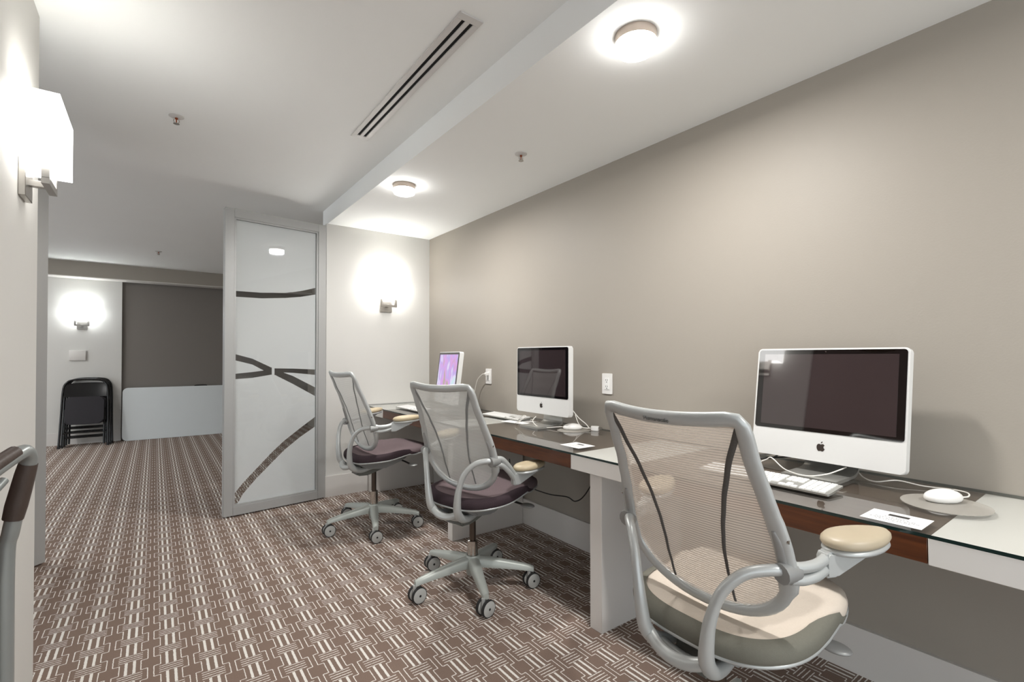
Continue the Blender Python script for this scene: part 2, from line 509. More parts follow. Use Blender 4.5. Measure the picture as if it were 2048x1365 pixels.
# ------------------------------------------------------------------ lamps
def disc_lamp(x, y, label):
    t = thing('ceiling_lamp', label, 'lamp', (x, y, SOF), 0, 'round ceiling lamps on the soffit')
    lathe('lamp_ring', [(0, 0), (0.071, 0), (0.071, -0.030), (0.064, -0.030), (0.064, -0.006), (0, -0.006)], 'lamp_ring', t, 40)
    d = lathe('diffuser', [(0.0, -0.062), (0.052, -0.062), (0.0655, -0.056), (0.070, -0.046), (0.070, -0.031), (0.063, -0.031), (0.063, -0.008), (0, -0.008)], 'glow_disc', t, 40)
    ld = bpy.data.lights.new('lamp_light', 'AREA'); ld.shape = 'DISK'; ld.size = 0.125; ld.energy = DISC_WATT; ld.color = DISC_COL
    lo = bpy.data.objects.new('lamp_light', ld); COL.objects.link(lo); lo.parent = t; lo.location = (0, 0, -0.064)
    return t
disc_lamp(1.335, 1.085, 'round glowing ceiling lamp on the soffit above the nearest mesh chair')
disc_lamp(1.296, 2.935, 'small round glowing ceiling lamp on the soffit near the sconced end wall')
def far_fill_lamp(x, y, label):  # unseen lamps added on the main ceiling to brighten the far room
    t = disc_lamp(x, y, label)
    t.location.z = CEIL
    return t
far_fill_lamp(-2.1, 5.4, 'added unseen round fill lamp on the far room ceiling beside the lounge')
far_fill_lamp(-2.1, 7.2, 'added unseen round fill lamp on the far room ceiling near the far wall')
disc_lamp(1.30, -0.75, 'unseen round ceiling lamp added on the soffit behind the camera for light')  # unseen lamp added at the row's spacing to light the near room

def sconce(loc, rotz, label, mat='glow_sconce'):
    """Wall at local y=0, outward +y, x along the wall, z=0 at the bottom of the shade."""
    t = thing('wall_sconce', label, 'sconce', loc, rotz, 'square wall sconces')
    # box shade with open bottom and a small wall gap
    bm = bmesh.new()
    w, d, hgt, th = 0.149, 0.107, 0.192, 0.004
    y0 = 0.004
    add_box(bm, -w, -w + th, y0, d, 0, hgt)
    add_box(bm, w - th, w, y0, d, 0, hgt)
    add_box(bm, -w + th, w - th, d - th, d, 0, hgt)
    add_box(bm, -w + th, w - th, y0, y0 + th, 0, hgt)
    add_box(bm, -w + th, w - th, y0 + th, d - th, 0.012, 0.014)
    link('shade', finish(bm, 'shade', False), mat, t)
    box('back_plate', -0.054, 0.054, 0.0005, 0.018, -0.116, 0.05, 'nickel', t, 0.0015, 1)
    box('arm', -0.012, 0.012, 0.016, 0.066, -0.073, -0.053, 'nickel', t, 0.001, 1)
    bm = bmesh.new()
    add_box(bm, -0.078, 0.078, 0.056, 0.076, -0.075, -0.055)
    link('cross_bar', finish(bm, 'cross_bar'), 'nickel', t)
    for s in (-1, 1):
        box('upright', min(s * 0.058, s * 0.078), max(s * 0.058, s * 0.078), 0.056, 0.076, -0.0565, 0.012, 'nickel', t)
    return t
sconce((XL, 2.19, 1.795), -PI / 2, 'large bright square wall sconce on the left stub wall', 'glow_sconce_left')
sconce((1.665, YA, 1.685), PI, 'glowing square wall sconce on the pale end wall beside the glass door')
sconce((-0.79, 8.68, 1.655), PI, 'small glowing sconce on the far wall above the stacked folding chairs', 'glow_sconce_far')

def sprinkler(x, y, z, label):
    t = thing('sprinkler_head', label, 'sprinkler', (x, y, z), 0, 'ceiling sprinkler heads')
    lathe('escutcheon', [(0, -0.0), (0.034, 0), (0.034, -0.003), (0.018, -0.010), (0.012, -0.010), (0, -0.009)], 'diffuser_metal', t, 24)
    lathe('nozzle', [(0, -0.009), (0.007, -0.009), (0.007, -0.016), (0.0028, -0.018), (0.0028, -0.036), (0, -0.037)], 'copper', t, 12)
    tube('yoke', [(-0.010, 0, -0.018), (-0.012, 0, -0.028), (-0.004, 0, -0.038), (0.004, 0, -0.038), (0.012, 0, -0.028), (0.010, 0, -0.018)], 0.0022, 'nickel', t, 6, 4)
    lathe('deflector', [(0, -0.038), (0.014, -0.038), (0.014, -0.0405), (0, -0.0405)], 'nickel', t, 16)
sprinkler(0.082, 3.05, CEIL, 'sprinkler head on the main ceiling in front of the glass door')
sprinkler(1.612, 2.10, SOF, 'sprinkler head on the lowered soffit over the middle computer')
sprinkler(0.026, 7.10, CEIL, 'distant sprinkler head on the ceiling of the far room')

# linear air diffuser
t = thing('air_diffuser', 'long white linear slot air diffuser in the ceiling', 'vent', (0.930, 2.114, CEIL))
ln = 0.61
for (a, b, nm) in ((-0.049, -0.0245, 'frame_bar'), (-0.0095, 0.0095, 'center_bar'), (0.0245, 0.049, 'frame_bar')):
    box(nm, a, b, -ln + 0.034, ln - 0.034, -0.006, 0.0, 'diffuser_metal', t, 0.001, 1)
for s in (-1, 1):
    box('end_bar', -0.049, 0.049, min(s * ln, s * (ln - 0.034)), max(s * ln, s * (ln - 0.034)), -0.006, 0, 'diffuser_metal', t, 0.001, 1)
for x in (-0.017, 0.017):
    box('slot', x - 0.0078, x + 0.0078, -ln + 0.034, ln - 0.034, -0.0015, -0.0003, 'slot_black', t)

# ------------------------------------------------------------------ glazed door leaves
def leaf(hinge, free, label, hgt=2.255, flip=1):
    """Framed frosted-glass leaf; local x from free edge (0) to hinge (W), front face at local y=0."""
    d = Vector((hinge[0] - free[0], hinge[1] - free[1]))
    Wd = d.length
    t = thing('glass_door', label, 'door', (free[0], free[1], 0), math.atan2(d.y, d.x), 'frosted glass doors')
    th = 0.05
    z0 = 0.010
    fs = 0.062
    box('stile', 0, fs, 0, th, z0, hgt, 'panel_frame', t, 0.002, 1)
    box('stile', Wd - fs, Wd, 0, th, z0, hgt, 'panel_frame', t, 0.002, 1)
    box('rail', fs, Wd - fs, 0, th, hgt - fs, hgt, 'panel_frame', t)
    box('rail', fs, Wd - fs, 0, th, z0, z0 + fs, 'panel_frame', t)
    # glazing beads
    bt = 0.013
    for nm, a in (('glazing_bead', (fs, fs + bt, z0 + fs, hgt - fs)), ('glazing_bead', (Wd - fs - bt, Wd - fs, z0 + fs, hgt - fs)),
                  ('glazing_bead', (fs + bt, Wd - fs - bt, hgt - fs - bt, hgt - fs)), ('glazing_bead', (fs + bt, Wd - fs - bt, z0 + fs, z0 + fs + bt))):
        box(nm, a[0], a[1], 0.008, th - 0.008, a[2], a[3], 'panel_frame', t)
    gx0, gx1, gz0, gz1 = fs + bt, Wd - fs - bt, z0 + fs + bt, hgt - fs - bt
    pane = box('glass_pane', gx0, gx1, 0.020, 0.028, gz0, gz1, 'glass_clear', t)
    # frosted film with clear curved bands: columns of quads; bands given as (u, v0, v1), v from the top
    bands = [
        [(0, .2510, .2715), (.3, .2500, .2705), (.6, .2430, .2620), (.8, .2310, .2530), (1, .2130, .2390)],
        [(0, .4735, .4955), (.2, .4900, .5110), (.43, .5230, .5490)],
        [(0, .5430, .5620), (.2, .5380, .5590), (.43, .5300, .5490)],
        [(.47, .5260, .5400), (.7, .5280, .5440), (1, .5330, .5540)],
        [(.47, .5300, .5500), (.7, .5560, .5860), (1, .6030, .6370)],
        [(0, .9640, 1.02), (.1, .9300, .9690), (.25, .8880, .9230), (.45, .8320, .8700), (.6, .7960, .8310), (.8, .7560, .7900), (1, .7180, .7560)],
    ]
    bm = bmesh.new()
    NC = 60
    def interval(b, u):
        if u < b[0][0] - 1e-6 or u > b[-1][0] + 1e-6: return None
        for p, q in zip(b, b[1:]):
            if u <= q[0] + 1e-6:
                k = (u - p[0]) / (q[0] - p[0])
                return (p[1] + (q[1] - p[1]) * k, p[2] + (q[2] - p[2]) * k)
    def clear(u):
        iv = sorted(i for i in (interval(b, u) for b in bands) if i)
        out = []
        for a, c in iv:
            if out and a <= out[-1][1]: out[-1] = (out[-1][0], max(c, out[-1][1]))
            else: out.append((a, c))
        return out
    for c in range(NC):
        u0, u1 = c / NC, (c + 1) / NC
        ivm = clear((u0 + u1) / 2)
        # use sheared quads where the band count agrees at both sides
        l, r = clear(u0 + 1e-5), clear(u1 - 1e-5)
        if not (len(l) == len(r) == len(ivm)): l = r = ivm
        el = [0] + [x for i in l for x in i] + [1]
        er = [0] + [x for i in r for x in i] + [1]
        for k in range(0, len(el), 2):
            A = [(u0, el[k]), (u0, el[k + 1]), (u1, er[k + 1]), (u1, er[k])]
            A = [(u, min(1, v)) for u, v in A]
            if A[0][1] >= A[1][1] - 1e-6 and A[3][1] >= A[2][1] - 1e-6: continue
            vs2 = [bm.verts.new((gx0 + u * (gx1 - gx0), 0.0285, gz1 - v * (gz1 - gz0))) for u, v in A]
            try: bm.faces.new(vs2)
            except ValueError: pass
    bmesh.ops.remove_doubles(bm, verts=bm.verts, dist=1e-5)
    link('frosted_film', finish(bm, 'frosted_film', False), 'glass_frosted', t)
    return t
leaf((1.135, 4.128), (0.402, 4.036), 'grey framed frosted glass door with clear curved bands standing open')
leaf((-1.08, 3.25), (-0.525, 3.80), 'frosted glass door whose frame edge shows past the left stub wall')

# ------------------------------------------------------------------ desk
desk = thing('desk', 'long white and dark wood desk along the taupe wall', 'desk', (1.8, 2.0, 0))
DX0, DX1 = 1.482, XR - 0.001
ZT, ZB = 0.738, 0.672
def dpart(name, x0, x1, y0, y1, z0, z1, mat, bevel=0.0015):
    return box(name, x0 - 1.8, x1 - 1.8, y0 - 2.0, y1 - 2.0, z0, z1, mat, desk, bevel, 1)
YD0 = -0.25
# (y0, y1, kind)
secs = [(YD0 - 0.6, 0.05, 'w'), (0.05, 0.342, 'l'), (0.342, 1.277, 'w'), (1.277, 1.571, 'l'), (1.571, 2.575, 'w'), (2.575, 2.868, 'l'), (2.868, 3.765, 'w'), (3.765, YA - 0.002, 'l')]
for y0, y1, k in secs:
    g = 0.0006
    if k == 'l':
        dpart('apron_panel', DX0, DX0 + 0.02, y0 + g, y1 - g, ZB, ZT, 'desk_white')
        dpart('top_panel', DX0 + 0.0202, DX1, y0 + g, y1 - g, ZT - 0.03, ZT, 'desk_white', 0.0008)
    else:
        dpart('apron_rail', DX0 + 0.001, DX0 + 0.02, y0 + g, y1 - g, ZB + 0.002, ZT - 0.001, 'wood_apron')
        dpart('wood_top_panel', DX0 + 0.0202, DX1, y0 + g, y1 - g, ZT - 0.03, ZT - 0.001, 'wood_top', 0.0008)
for y0, y1 in ((1.420, 1.489), (2.690, 2.750), (4.052, 4.118)):
    dpart('leg_panel', 1.518 if y1 < 3 else 1.495, XR - 0.018, y0, y1, 0.0, ZT - 0.031, 'desk_white', 0.002)

bm = bmesh.new()
add_box(bm, 1.470, XR - 0.002, YD0 - 0.6, YA - 0.003, ZT + 0.0012, ZT + 0.0100)
me = finish(bm, 'desk_glass', False)
me.materials.append(MATS['glass_desk']); me.materials.append(MATS['glass_edge'])
for p in me.polygons:
    if abs(p.normal.z) < 0.5: p.material_index = 1
gt = link('desk_glass', me)
tag(gt, 'clear glass sheet laid over the whole desk top', 'glass top')
ZG = ZT + 0.0102   # top of the glass

# ------------------------------------------------------------------ desktop computers
def apple_poly(s):
    """Simple bitten apple outline, height about 1*s."""
    body = [(0, .30), (.12, .36), (.26, .37), (.38, .28), (.41, .24), (.33, .14), (.30, .02), (.34, -.11), (.44, -.19),
            (.38, -.33), (.28, -.46), (.18, -.50), (.08, -.46), (0, -.44), (-.08, -.46), (-.18, -.50), (-.28, -.44),
            (-.38, -.28), (-.43, -.08), (-.42, .12), (-.36, .26), (-.24, .36), (-.10, .35)]
    leafp = [(.0, .44), (.02, .54), (.09, .63), (.18, .67), (.17, .57), (.11, .48)]
    return [(x * s, y * s) for x, y in body], [(x * s, y * s) for x, y in leafp]

def computer(loc, yaw, tilt, label, screen='screen_off', sticker=False, cz=0.0):
    """All-in-one with chin; faces local -x; local y to the viewer's left... origin on the desk below the panel."""
    t = thing('desktop_computer', label, 'computer', loc, yaw, 'white all-in-one computers')
    Wp, Hp, Tp = 0.485, 0.405, 0.032
    zb = 0.062 + cz
    # panel frame: local panel coords (px = across, pz = up) -> chair space with tilt about the panel bottom
    T = Matrix.Translation((0, 0, zb)) @ Matrix.Rotation(tilt, 4, 'Y')
    def P(x, y, z): return T @ Vector((x, y, z))
    M2 = T @ Matrix(((0, 0, 1, 0), (1, 0, 0, 0), (0, 1, 0, Hp / 2), (0, 0, 0, 1)))   # 2D poly (x->y, y->z), extrude->x
    bm = bmesh.new()
    add_prism(bm, rrect(Wp, Hp, 0.014), 0.0, Tp, M2)
    es = [e for e in bm.edges if len(e.link_faces) == 2 and max(len(f.verts) for f in e.link_faces) > 4]
    bmesh.ops.bevel(bm, geom=es, offset=0.0025, segments=2, affect='EDGES')
    link('housing', finish(bm, 'housing'), 'aluminium', t)
    # bulged back
    bm = bmesh.new()
    add_prism(bm, rrect(Wp * 0.8, Hp * 0.8, 0.06), Tp - 0.002, Tp + 0.018, M2)
    link('back_shell', finish(bm, 'back_shell'), 'black_plastic', t)
    # front glass: bezel and screen
    gw, gh = Wp - 0.012, 0.298
    gz = Hp - 0.006 - gh / 2
    Mg = T @ Matrix(((0, 0, 1, 0), (1, 0, 0, 0), (0, 1, 0, gz), (0, 0, 0, 1)))
    bm = bmesh.new(); add_prism(bm, rrect(gw, gh, 0.010), -0.0016, 0.004, Mg)
    link('bezel', finish(bm, 'bezel'), 'bezel_black', t)
    bm = bmesh.new(); add_prism(bm, rrect(gw - 0.044, gh - 0.030, 0.0008, 1, 0, -0.001), -0.0021, 0.003, Mg)
    link('screen', finish(bm, 'screen'), screen, t)
    Mc = T @ Matrix(((0, 0, 1, 0), (-1, 0, 0, 0), (0, 1, 0, 0.052), (0, 0, 0, 1)))
    b, lf = apple_poly(0.030)
    bm = bmesh.new(); add_prism(bm, b, -0.0008, 0.002, Mc); add_prism(bm, lf, -0.0008, 0.002, Mc)
    link('emblem', finish(bm, 'emblem', False), 'logo_dark', t)
    bm = bmesh.new(); add_lathe(bm, [(0, -0.0006), (0.0025, -0.0006), (0.0025, 0.001), (0, 0.001)], 10, T @ Matrix(((0, 0, 1, -0.0018), (1, 0, 0, 0), (0, 1, 0, Hp - 0.013), (0, 0, 0, 1))))
    link('camera_lens', finish(bm, 'camera_lens'), 'logo_dark', t)
    # bent sheet stand: foot plate, curve and riser
    bm = bmesh.new()
    prof = smooth_path([(-0.098, 0, 0.006), (0.01, 0, 0.006), (0.075, 0, 0.012), (0.098, 0, 0.040), (0.088, 0, 0.09), (0.066, 0, 0.15), (0.05, 0, 0.19)], 6)
    hw = 0.086
    th = 0.0055
    rows = []
    for i, p in enumerate(prof):
        tg = (prof[min(i + 1, len(prof) - 1)] - prof[max(i - 1, 0)]).normalized()
        nrm = Vector((-tg.z, 0, tg.x))
        rows.append([p + nrm * th / 1 + Vector((0, -hw, 0)), p + nrm * th + Vector((0, hw, 0)), p - nrm * th + Vector((0, hw, 0)), p - nrm * th + Vector((0, -hw, 0))])
    vr = [[bm.verts.new(v) for v in r] for r in rows]
    for a, c in zip(vr, vr[1:]):
        for k in range(4): bm.faces.new((a[k], a[(k + 1) % 4], c[(k + 1) % 4], c[k]))
    bm.faces.new(vr[0]); bm.faces.new(vr[-1])
    bmesh.ops.recalc_face_normals(bm, faces=bm.faces)
    for v in bm.verts:
        if v.co.z < 0.0003: v.co.z = 0.0003
    link('stand', finish(bm, 'stand', angle=50), 'alu_stand', t)
    if sticker:
        bm = bmesh.new()
        add_prism(bm, [(0.052 * math.cos(a), 0.011 * math.sin(a)) for a in [PI + PI * k / 14 for k in range(15)]], -0.0026, -0.0018,
                  T @ Matrix(((0, 0, 1, 0), (-1, 0, 0, -0.155), (0, 1, 0, Hp - 0.006), (0, 0, 0, 1))))
        o = link('sticker', finish(bm, 'sticker', False), 'pad_clear', t)
    return t
computer((1.880, 0.727, ZG), math.radians(-1.0), math.radians(8.3), 'white all-in-one computer with dark screen nearest the oval mouse pad and white desk end', sticker=True, cz=-0.012)
computer((1.872, 2.24, ZG), 0, math.radians(0.3), 'white all-in-one computer with dark screen between the two wall outlets', cz=0.014)
computer((1.815, 3.36, ZG), math.radians(-10), math.radians(7), 'white all-in-one computer showing a pastel purple picture near the corner', screen='screen_on', cz=-0.005)

# ------------------------------------------------------------------ keyboards, mice, pads, papers
key_me = {}
def key_mesh(w, d):
    k = (round(w, 4), round(d, 4))
    if k not in key_me:
        bm = bmesh.new()
        add_box(bm, -w / 2, w / 2, -d / 2, d / 2, 0, 0.0035)
        me = finish(bm, 'key', False); me.materials.append(MATS['key_white'])
        key_me[k] = me
    return key_me[k]
def keyboard(loc, yaw, label, full=True):
    """Local x across (0.43 or 0.28 m), local y towards the screen."""
    Wk, Dk = (0.43, 0.114)
    t = thing('keyboard', label, 'keyboard', loc, yaw, 'white slim keyboards')
    tilt = Matrix.Rotation(math.radians(4.5), 4, 'X')
    bm = bmesh.new(); add_prism(bm, rrect(Wk, Dk, 0.006), 0.004, 0.010, Matrix.Translation((0, 0, 0.0042)) @ tilt)
    link('case', finish(bm, 'case'), 'alu_stand', t)
    bm = bmesh.new(); add_box(bm, -Wk / 2 + 0.02, Wk / 2 - 0.02, Dk / 2 - 0.03, Dk / 2 - 0.006, 0.0003, 0.012)
    link('rear_foot', finish(bm, 'rear_foot'), 'white_plastic', t)
    def key(x, y, w, d):
        o = link('key', key_mesh(w, d), None, t)
        o.matrix_local = Matrix.Translation((0, 0, 0.0042)) @ tilt @ Matrix.Translation((x, y, 0.0100))
    p = 0.0187
    rows = [(-0.045, 0.0155), (-0.0265, 0.0155), (-0.008, 0.0155), (0.0105, 0.0155), (0.029, 0.0155), (0.0455, 0.0095)]
    x0 = -Wk / 2 + 0.006
    for ri, (y, d) in enumerate(rows):
        if ri == 0:
            x = x0
            for w in (1.25, 1.25, 1.25, 5.9, 1.25, 1.25, 1.25):
                key(x + w * p / 2, y, w * p - 0.003, d); x += w * p
        else:
            first = {1: 2.3, 2: 1.8, 3: 1.5, 4: 1.0, 5: 1.0}[ri]
            nmid = {1: 10, 2: 11, 3: 12, 4: 12, 5: 12}[ri]
            x = x0
            ws = [first] + [1] * nmid
            ws.append(14.4 - sum(ws))
            for w in ws:
                key(x + w * p / 2, y, w * p - 0.003, d); x += w * p
        # navigation block and keypad
        xn = x0 + 14.4 * p + 0.006
        if ri in (3, 4, 5):
            for k in range(3): key(xn + (k + 0.5) * p, y, p - 0.003, d)
        elif ri == 0:
            for k in range(3): key(xn + (k + 0.5) * p, y, p - 0.003, d)
        elif ri == 1:
            key(xn + 1.5 * p, y, p - 0.003, d)
        xk = xn + 3 * p + 0.006
        n = 4
        for k in range(n):
            key(xk + (k + 0.5) * p, y, p - 0.003, d)
    return t
keyboard((1.668, 0.815, ZG), -PI / 2, 'white slim keyboard in front of the nearest dark-screened computer')
keyboard((1.945, 2.70, ZG + 0.001), math.radians(-88), 'white slim keyboard on papers beside the middle computer')
keyboard((1.648, 3.55, ZG), -PI / 2, 'white slim keyboard in front of the computer with the purple picture')

def mouse(loc, yaw, label):
    t = thing('computer_mouse', label, 'mouse', loc, yaw, 'white corded mice')
    bm = bmesh.new()
    bmesh.ops.create_uvsphere(bm, u_segments=28, v_segments=16, radius=1)
    for v in bm.verts:
        z = max(v.co.z, -0.5)
        v.co = Vector((v.co.x * 0.055, v.co.y * 0.032, 0.0115 + z * (0.0235 if z > 0 else 0.022)))
    link('shell', finish(bm, 'shell', angle=80), 'white_plastic', t)
    bm = bmesh.new()
    bmesh.ops.create_uvsphere(bm, u_segments=10, v_segments=6, radius=0.0035)
    for v in bm.verts: v.co += Vector((0.030, 0, 0.0305))
    link('scroll_ball', finish(bm, 'scroll_ball'), 'cable_grey', t)
    return t
def pad(loc, rx, ry, yaw, label):
    bm = bmesh.new()
    add_prism(bm, [(rx * math.cos(2 * PI * k / 48), ry * math.sin(2 * PI * k / 48)) for k in range(48)], 0.0, 0.0015)
    o = link('mouse_pad', finish(bm, 'mouse_pad'), 'pad_smoky')
    o.location = loc; o.rotation_euler = (0, 0, yaw)
    return tag(o, label, 'mouse pad', 'oval mouse pads')
pad((1.808, 0.377, ZG + 0.0004), 0.108, 0.100, 0, 'smoky oval mouse pad under the mouse by the white desk end')
mouse((1.838, 0.388, ZG + 0.002), math.radians(-30), 'white corded mouse on the smoky pad by the white desk end')
pad((1.93, 2.015, ZG + 0.0004), 0.105, 0.085, 0, 'oval mouse pad under the mouse beside the middle computer')
mouse((1.935, 2.035, ZG + 0.002), math.radians(-40), 'white corded mouse right beside the middle computer and loose plug')

def sheet(name, loc, yaw, w, d, label, printed=None, group=None, th=0.0006):
    t = thing(name, label, 'paper', loc, yaw, group)
    bm = bmesh.new(); add_box(bm, -w / 2, w / 2, -d / 2, d / 2, 0.0002, th)
    link('sheet', finish(bm, 'sheet', False), 'paper', t)
    if printed:
        bm = bmesh.new(); add_box(bm, -0.022, 0.022, d * 0.12, d * 0.12 + 0.018, th, th + 0.0003)
        link('print_block', finish(bm, 'print_block', False), 'ink', t)
        bm = bmesh.new()
        for k, (wl) in enumerate((0.05, 0.085, 0.105, 0.075)):
            y = d * 0.12 - 0.013 - 0.0105 * k
            x = -wl / 2
            while x < wl / 2:
                lw = random.uniform(0.003, 0.009)
                add_box(bm, x, min(x + lw, wl / 2), y, y + 0.0022, th, th + 0.00025)
                x += lw + 0.0025
        link('print_lines', finish(bm, 'print_lines', False), 'ink', t)
    return t
sheet('notice_card', (1.548, 0.420, ZG), math.radians(-90), 0.128, 0.108, 'white printed notice card beside the smoky mouse pad at the desk edge', True, 'printed notice cards')
sheet('notice_card', (1.612, 1.662, ZG), math.radians(-90), 0.128, 0.108, 'white printed notice card near the white desk band behind the nearest chair', True, 'printed notice cards')
sheet('paper_sheet', (1.90, 2.49, ZG), math.radians(-80), 0.20, 0.15, 'loose white paper sheet under the keyboard beside the middle computer')

# ------------------------------------------------------------------ cables, plugs, outlets
def cable(name, pts, r, mat, label, cat='cable', group=None, n=8):
    o = tube(name, pts, r, mat, None, 8, n)
    return tag(o, label, cat, group)
zc = ZG + 0.003
cable('mouse_cable', [(1.882, 0.358, zc + 0.009), (1.915, 0.348, zc + 0.008), (1.955, 0.358, zc + 0.010), (1.985, 0.40, zc + 0.006), (1.975, 0.466, zc + 0.004), (1.965, 0.53, zc + 0.010), (1.93, 0.575, zc + 0.002), (1.945, 0.615, zc + 0.004), (1.99, 0.650, zc + 0.014)], 0.0021, 'cable_white', 'white mouse cable looping from behind the nearest computer to its mouse')
cable('keyboard_cable', [(1.76, 0.985, zc + 0.006), (1.785, 0.93, zc + 0.012), (1.80, 0.875, zc + 0.04), (1.792, 0.85, zc + 0.052), (1.785, 0.80, zc + 0.02), (1.80, 0.74, zc + 0.008), (1.83, 0.69, zc + 0.018), (1.865, 0.660, zc + 0.034), (1.905, 0.655, zc + 0.038)], 0.0021, 'cable_white', 'white keyboard cable arching in front of the nearest computer stand')
cable('power_cable', [(1.93, 0.87, zc + 0.06), (1.90, 0.90, zc + 0.030), (1.885, 0.965, zc + 0.02), (1.915, 0.975, zc + 0.012), (1.95, 0.93, zc + 0.02), (1.99, 0.86, zc + 0.03)], 0.0032, 'cable_black', 'black cable loop behind the nearest computer stand')
cable('grey_cable', [(1.94, 0.85, zc + 0.075), (1.93, 0.90, zc + 0.045), (1.90, 0.965, zc + 0.032), (1.95, 0.955, zc + 0.05), (1.99, 0.90, zc + 0.06)], 0.0030, 'cable_grey', 'grey cable loop behind the nearest computer stand')
t = thing('cable_connector', 'small grey metal cable connector beside the nearest computer stand', 'connector', (1.83, 0.925, zc + 0.010), math.radians(70))
Mx = Matrix.Rotation(PI / 2 - 0.35, 4, 'Y')
bm = bmesh.new(); add_lathe(bm, [(0, -0.018), (0.0065, -0.018), (0.0072, -0.004), (0.0072, 0.004), (0, 0.004)], 14, Mx); link('barrel', finish(bm, 'barrel'), 'cable_grey', t)
bm = bmesh.new(); add_lathe(bm, [(0, 0.0042), (0.0058, 0.0042), (0.0058, 0.018), (0.003, 0.022), (0, 0.022)], 14, Mx); link('collar', finish(bm, 'collar'), 'white_plastic', t)

# middle station
cable('mouse_cable', [(1.905, 2.075, zc + 0.012), (1.88, 2.10, zc + 0.010), (1.84, 2.16, zc + 0.002), (1.815, 2.21, zc + 0.008), (1.815, 2.25, zc + 0.035), (1.86, 2.275, zc + 0.055)], 0.0021, 'cable_white', 'white mouse cable draped in front of the middle computer stand')
cable('keyboard_cable', [(1.90, 2.475, zc + 0.008), (1.86, 2.44, zc + 0.004), (1.815, 2.40, zc + 0.012), (1.795, 2.36, zc + 0.035), (1.79, 2.31, zc + 0.062), (1.79, 2.285, zc + 0.058), (1.785, 2.33, zc + 0.03), (1.77, 2.365, zc + 0.012)], 0.0021, 'cable_white', 'white keyboard cable looping beside the middle computer stand')
cable('power_cable', [(2.03, 2.13, zc + 0.09), (2.04, 2.09, zc + 0.05), (2.055, 2.05, zc + 0.02), (2.045, 2.015, zc + 0.004), (2.02, 1.99, zc + 0.006), (2.004, 1.973, zc + 0.009)], 0.0032, 'cable_white', 'white power cable running from the middle computer to a loose plug')
t = thing('power_plug', 'loose white power plug lying on the glass beside the middle mouse', 'plug', (2.012, 1.925, ZG + 0.0135), math.radians(-62))
bm = bmesh.new(); add_prism(bm, [(-0.028, -0.006), (-0.010, -0.013), (0.016, -0.013), (0.016, 0.013), (-0.010, 0.013), (-0.028, 0.006)], -0.013, 0.013); bmesh.ops.bevel(bm, geom=bm.edges[:], offset=0.002, segments=2, affect='EDGES'); link('plug_body', finish(bm, 'plug_body'), 'white_plastic', t)
for dy in (-0.0065, 0.0065):
    box('prong', 0.015, 0.034, dy - 0.0008, dy + 0.0008, -0.0035, 0.0035, 'nickel', t)
tube('ground_pin', [(0.015, 0, 0.008), (0.036, 0, 0.008)], 0.0024, 'nickel', t, 8, 2)
cable('plug_cable', [(1.998, 1.952, zc + 0.010), (1.985, 1.975, zc + 0.009), (1.978, 2.0, zc + 0.012), (1.995, 2.05, zc + 0.03), (2.02, 2.10, zc + 0.07)], 0.0028, 'cable_white', 'thin white cable from the loose plug up behind the middle computer')

def outlet(y, z, label, plugged):
    t = thing('wall_outlet', label, 'outlet', (XR - 0.0005, y, z), 0, 'white wall outlets')
    bm = bmesh.new(); add_prism(bm, rrect(0.074, 0.118, 0.004), 0, 0.006, Matrix(((0, 0, -1, 0), (1, 0, 0, 0), (0, 1, 0, 0), (0, 0, 0, 1))))
    link('cover_plate', finish(bm, 'cover_plate'), 'white_plastic', t)
    bm = bmesh.new(); add_prism(bm, rrect(0.034, 0.067, 0.003), 0.0055, 0.0085, Matrix(((0, 0, -1, 0), (1, 0, 0, 0), (0, 1, 0, 0), (0, 0, 0, 1))))
    link('receptacle', finish(bm, 'receptacle'), 'paper', t)
    for k, dz in enumerate((0.018, -0.018)):
        if plugged and k == 0: continue
        for dy in (-0.006, 0.006):
            box('slot', -0.0092, -0.0080, dy - 0.0012, dy + 0.0012, dz - 0.001, dz + 0.007, 'slot_black', t)
        box('slot', -0.0092, -0.0080, -0.0025, 0.0025, dz - 0.011, dz - 0.006, 'slot_black', t)
    return t
outlet(1.916, 1.013, 'white wall outlet with empty sockets beside the nearest mesh chair back', False)
outlet(3.147, 1.016, 'white wall outlet with a plugged-in white cord near the purple screen', True)
t = thing('power_plug', 'white plug pushed into the outlet near the purple screen', 'plug', (XR - 0.009, 3.147, 1.034))
box('plug_body', -0.026, -0.0005, -0.012, 0.012, -0.012, 0.012, 'white_plastic', t, 0.003)
cable('wall_cable', [(XR - 0.034, 3.147, 1.034), (XR - 0.045, 3.175, 1.03), (XR - 0.05, 3.235, 0.985), (XR - 0.05, 3.275, 0.90), (XR - 0.05, 3.30, 0.82), (XR - 0.06, 3.32, zc + 0.004), (XR - 0.12, 3.36, zc + 0.001)], 0.0032, 'cable_white', 'white power cord hanging from the plugged outlet')
cable('black_cord', [(1.90, 1.72, ZB + 0.03), (1.93, 1.80, 0.60), (1.96, 1.95, 0.40), (1.955, 2.03, 0.335), (1.95, 2.10, 0.345), (1.90, 2.22, 0.345), (1.86, 2.42, 0.37), (1.855, 2.52, 0.42), (1.87, 2.56, 0.50)], 0.0035, 'cable_black', 'thin black cord drooping under the desk behind the middle chair')

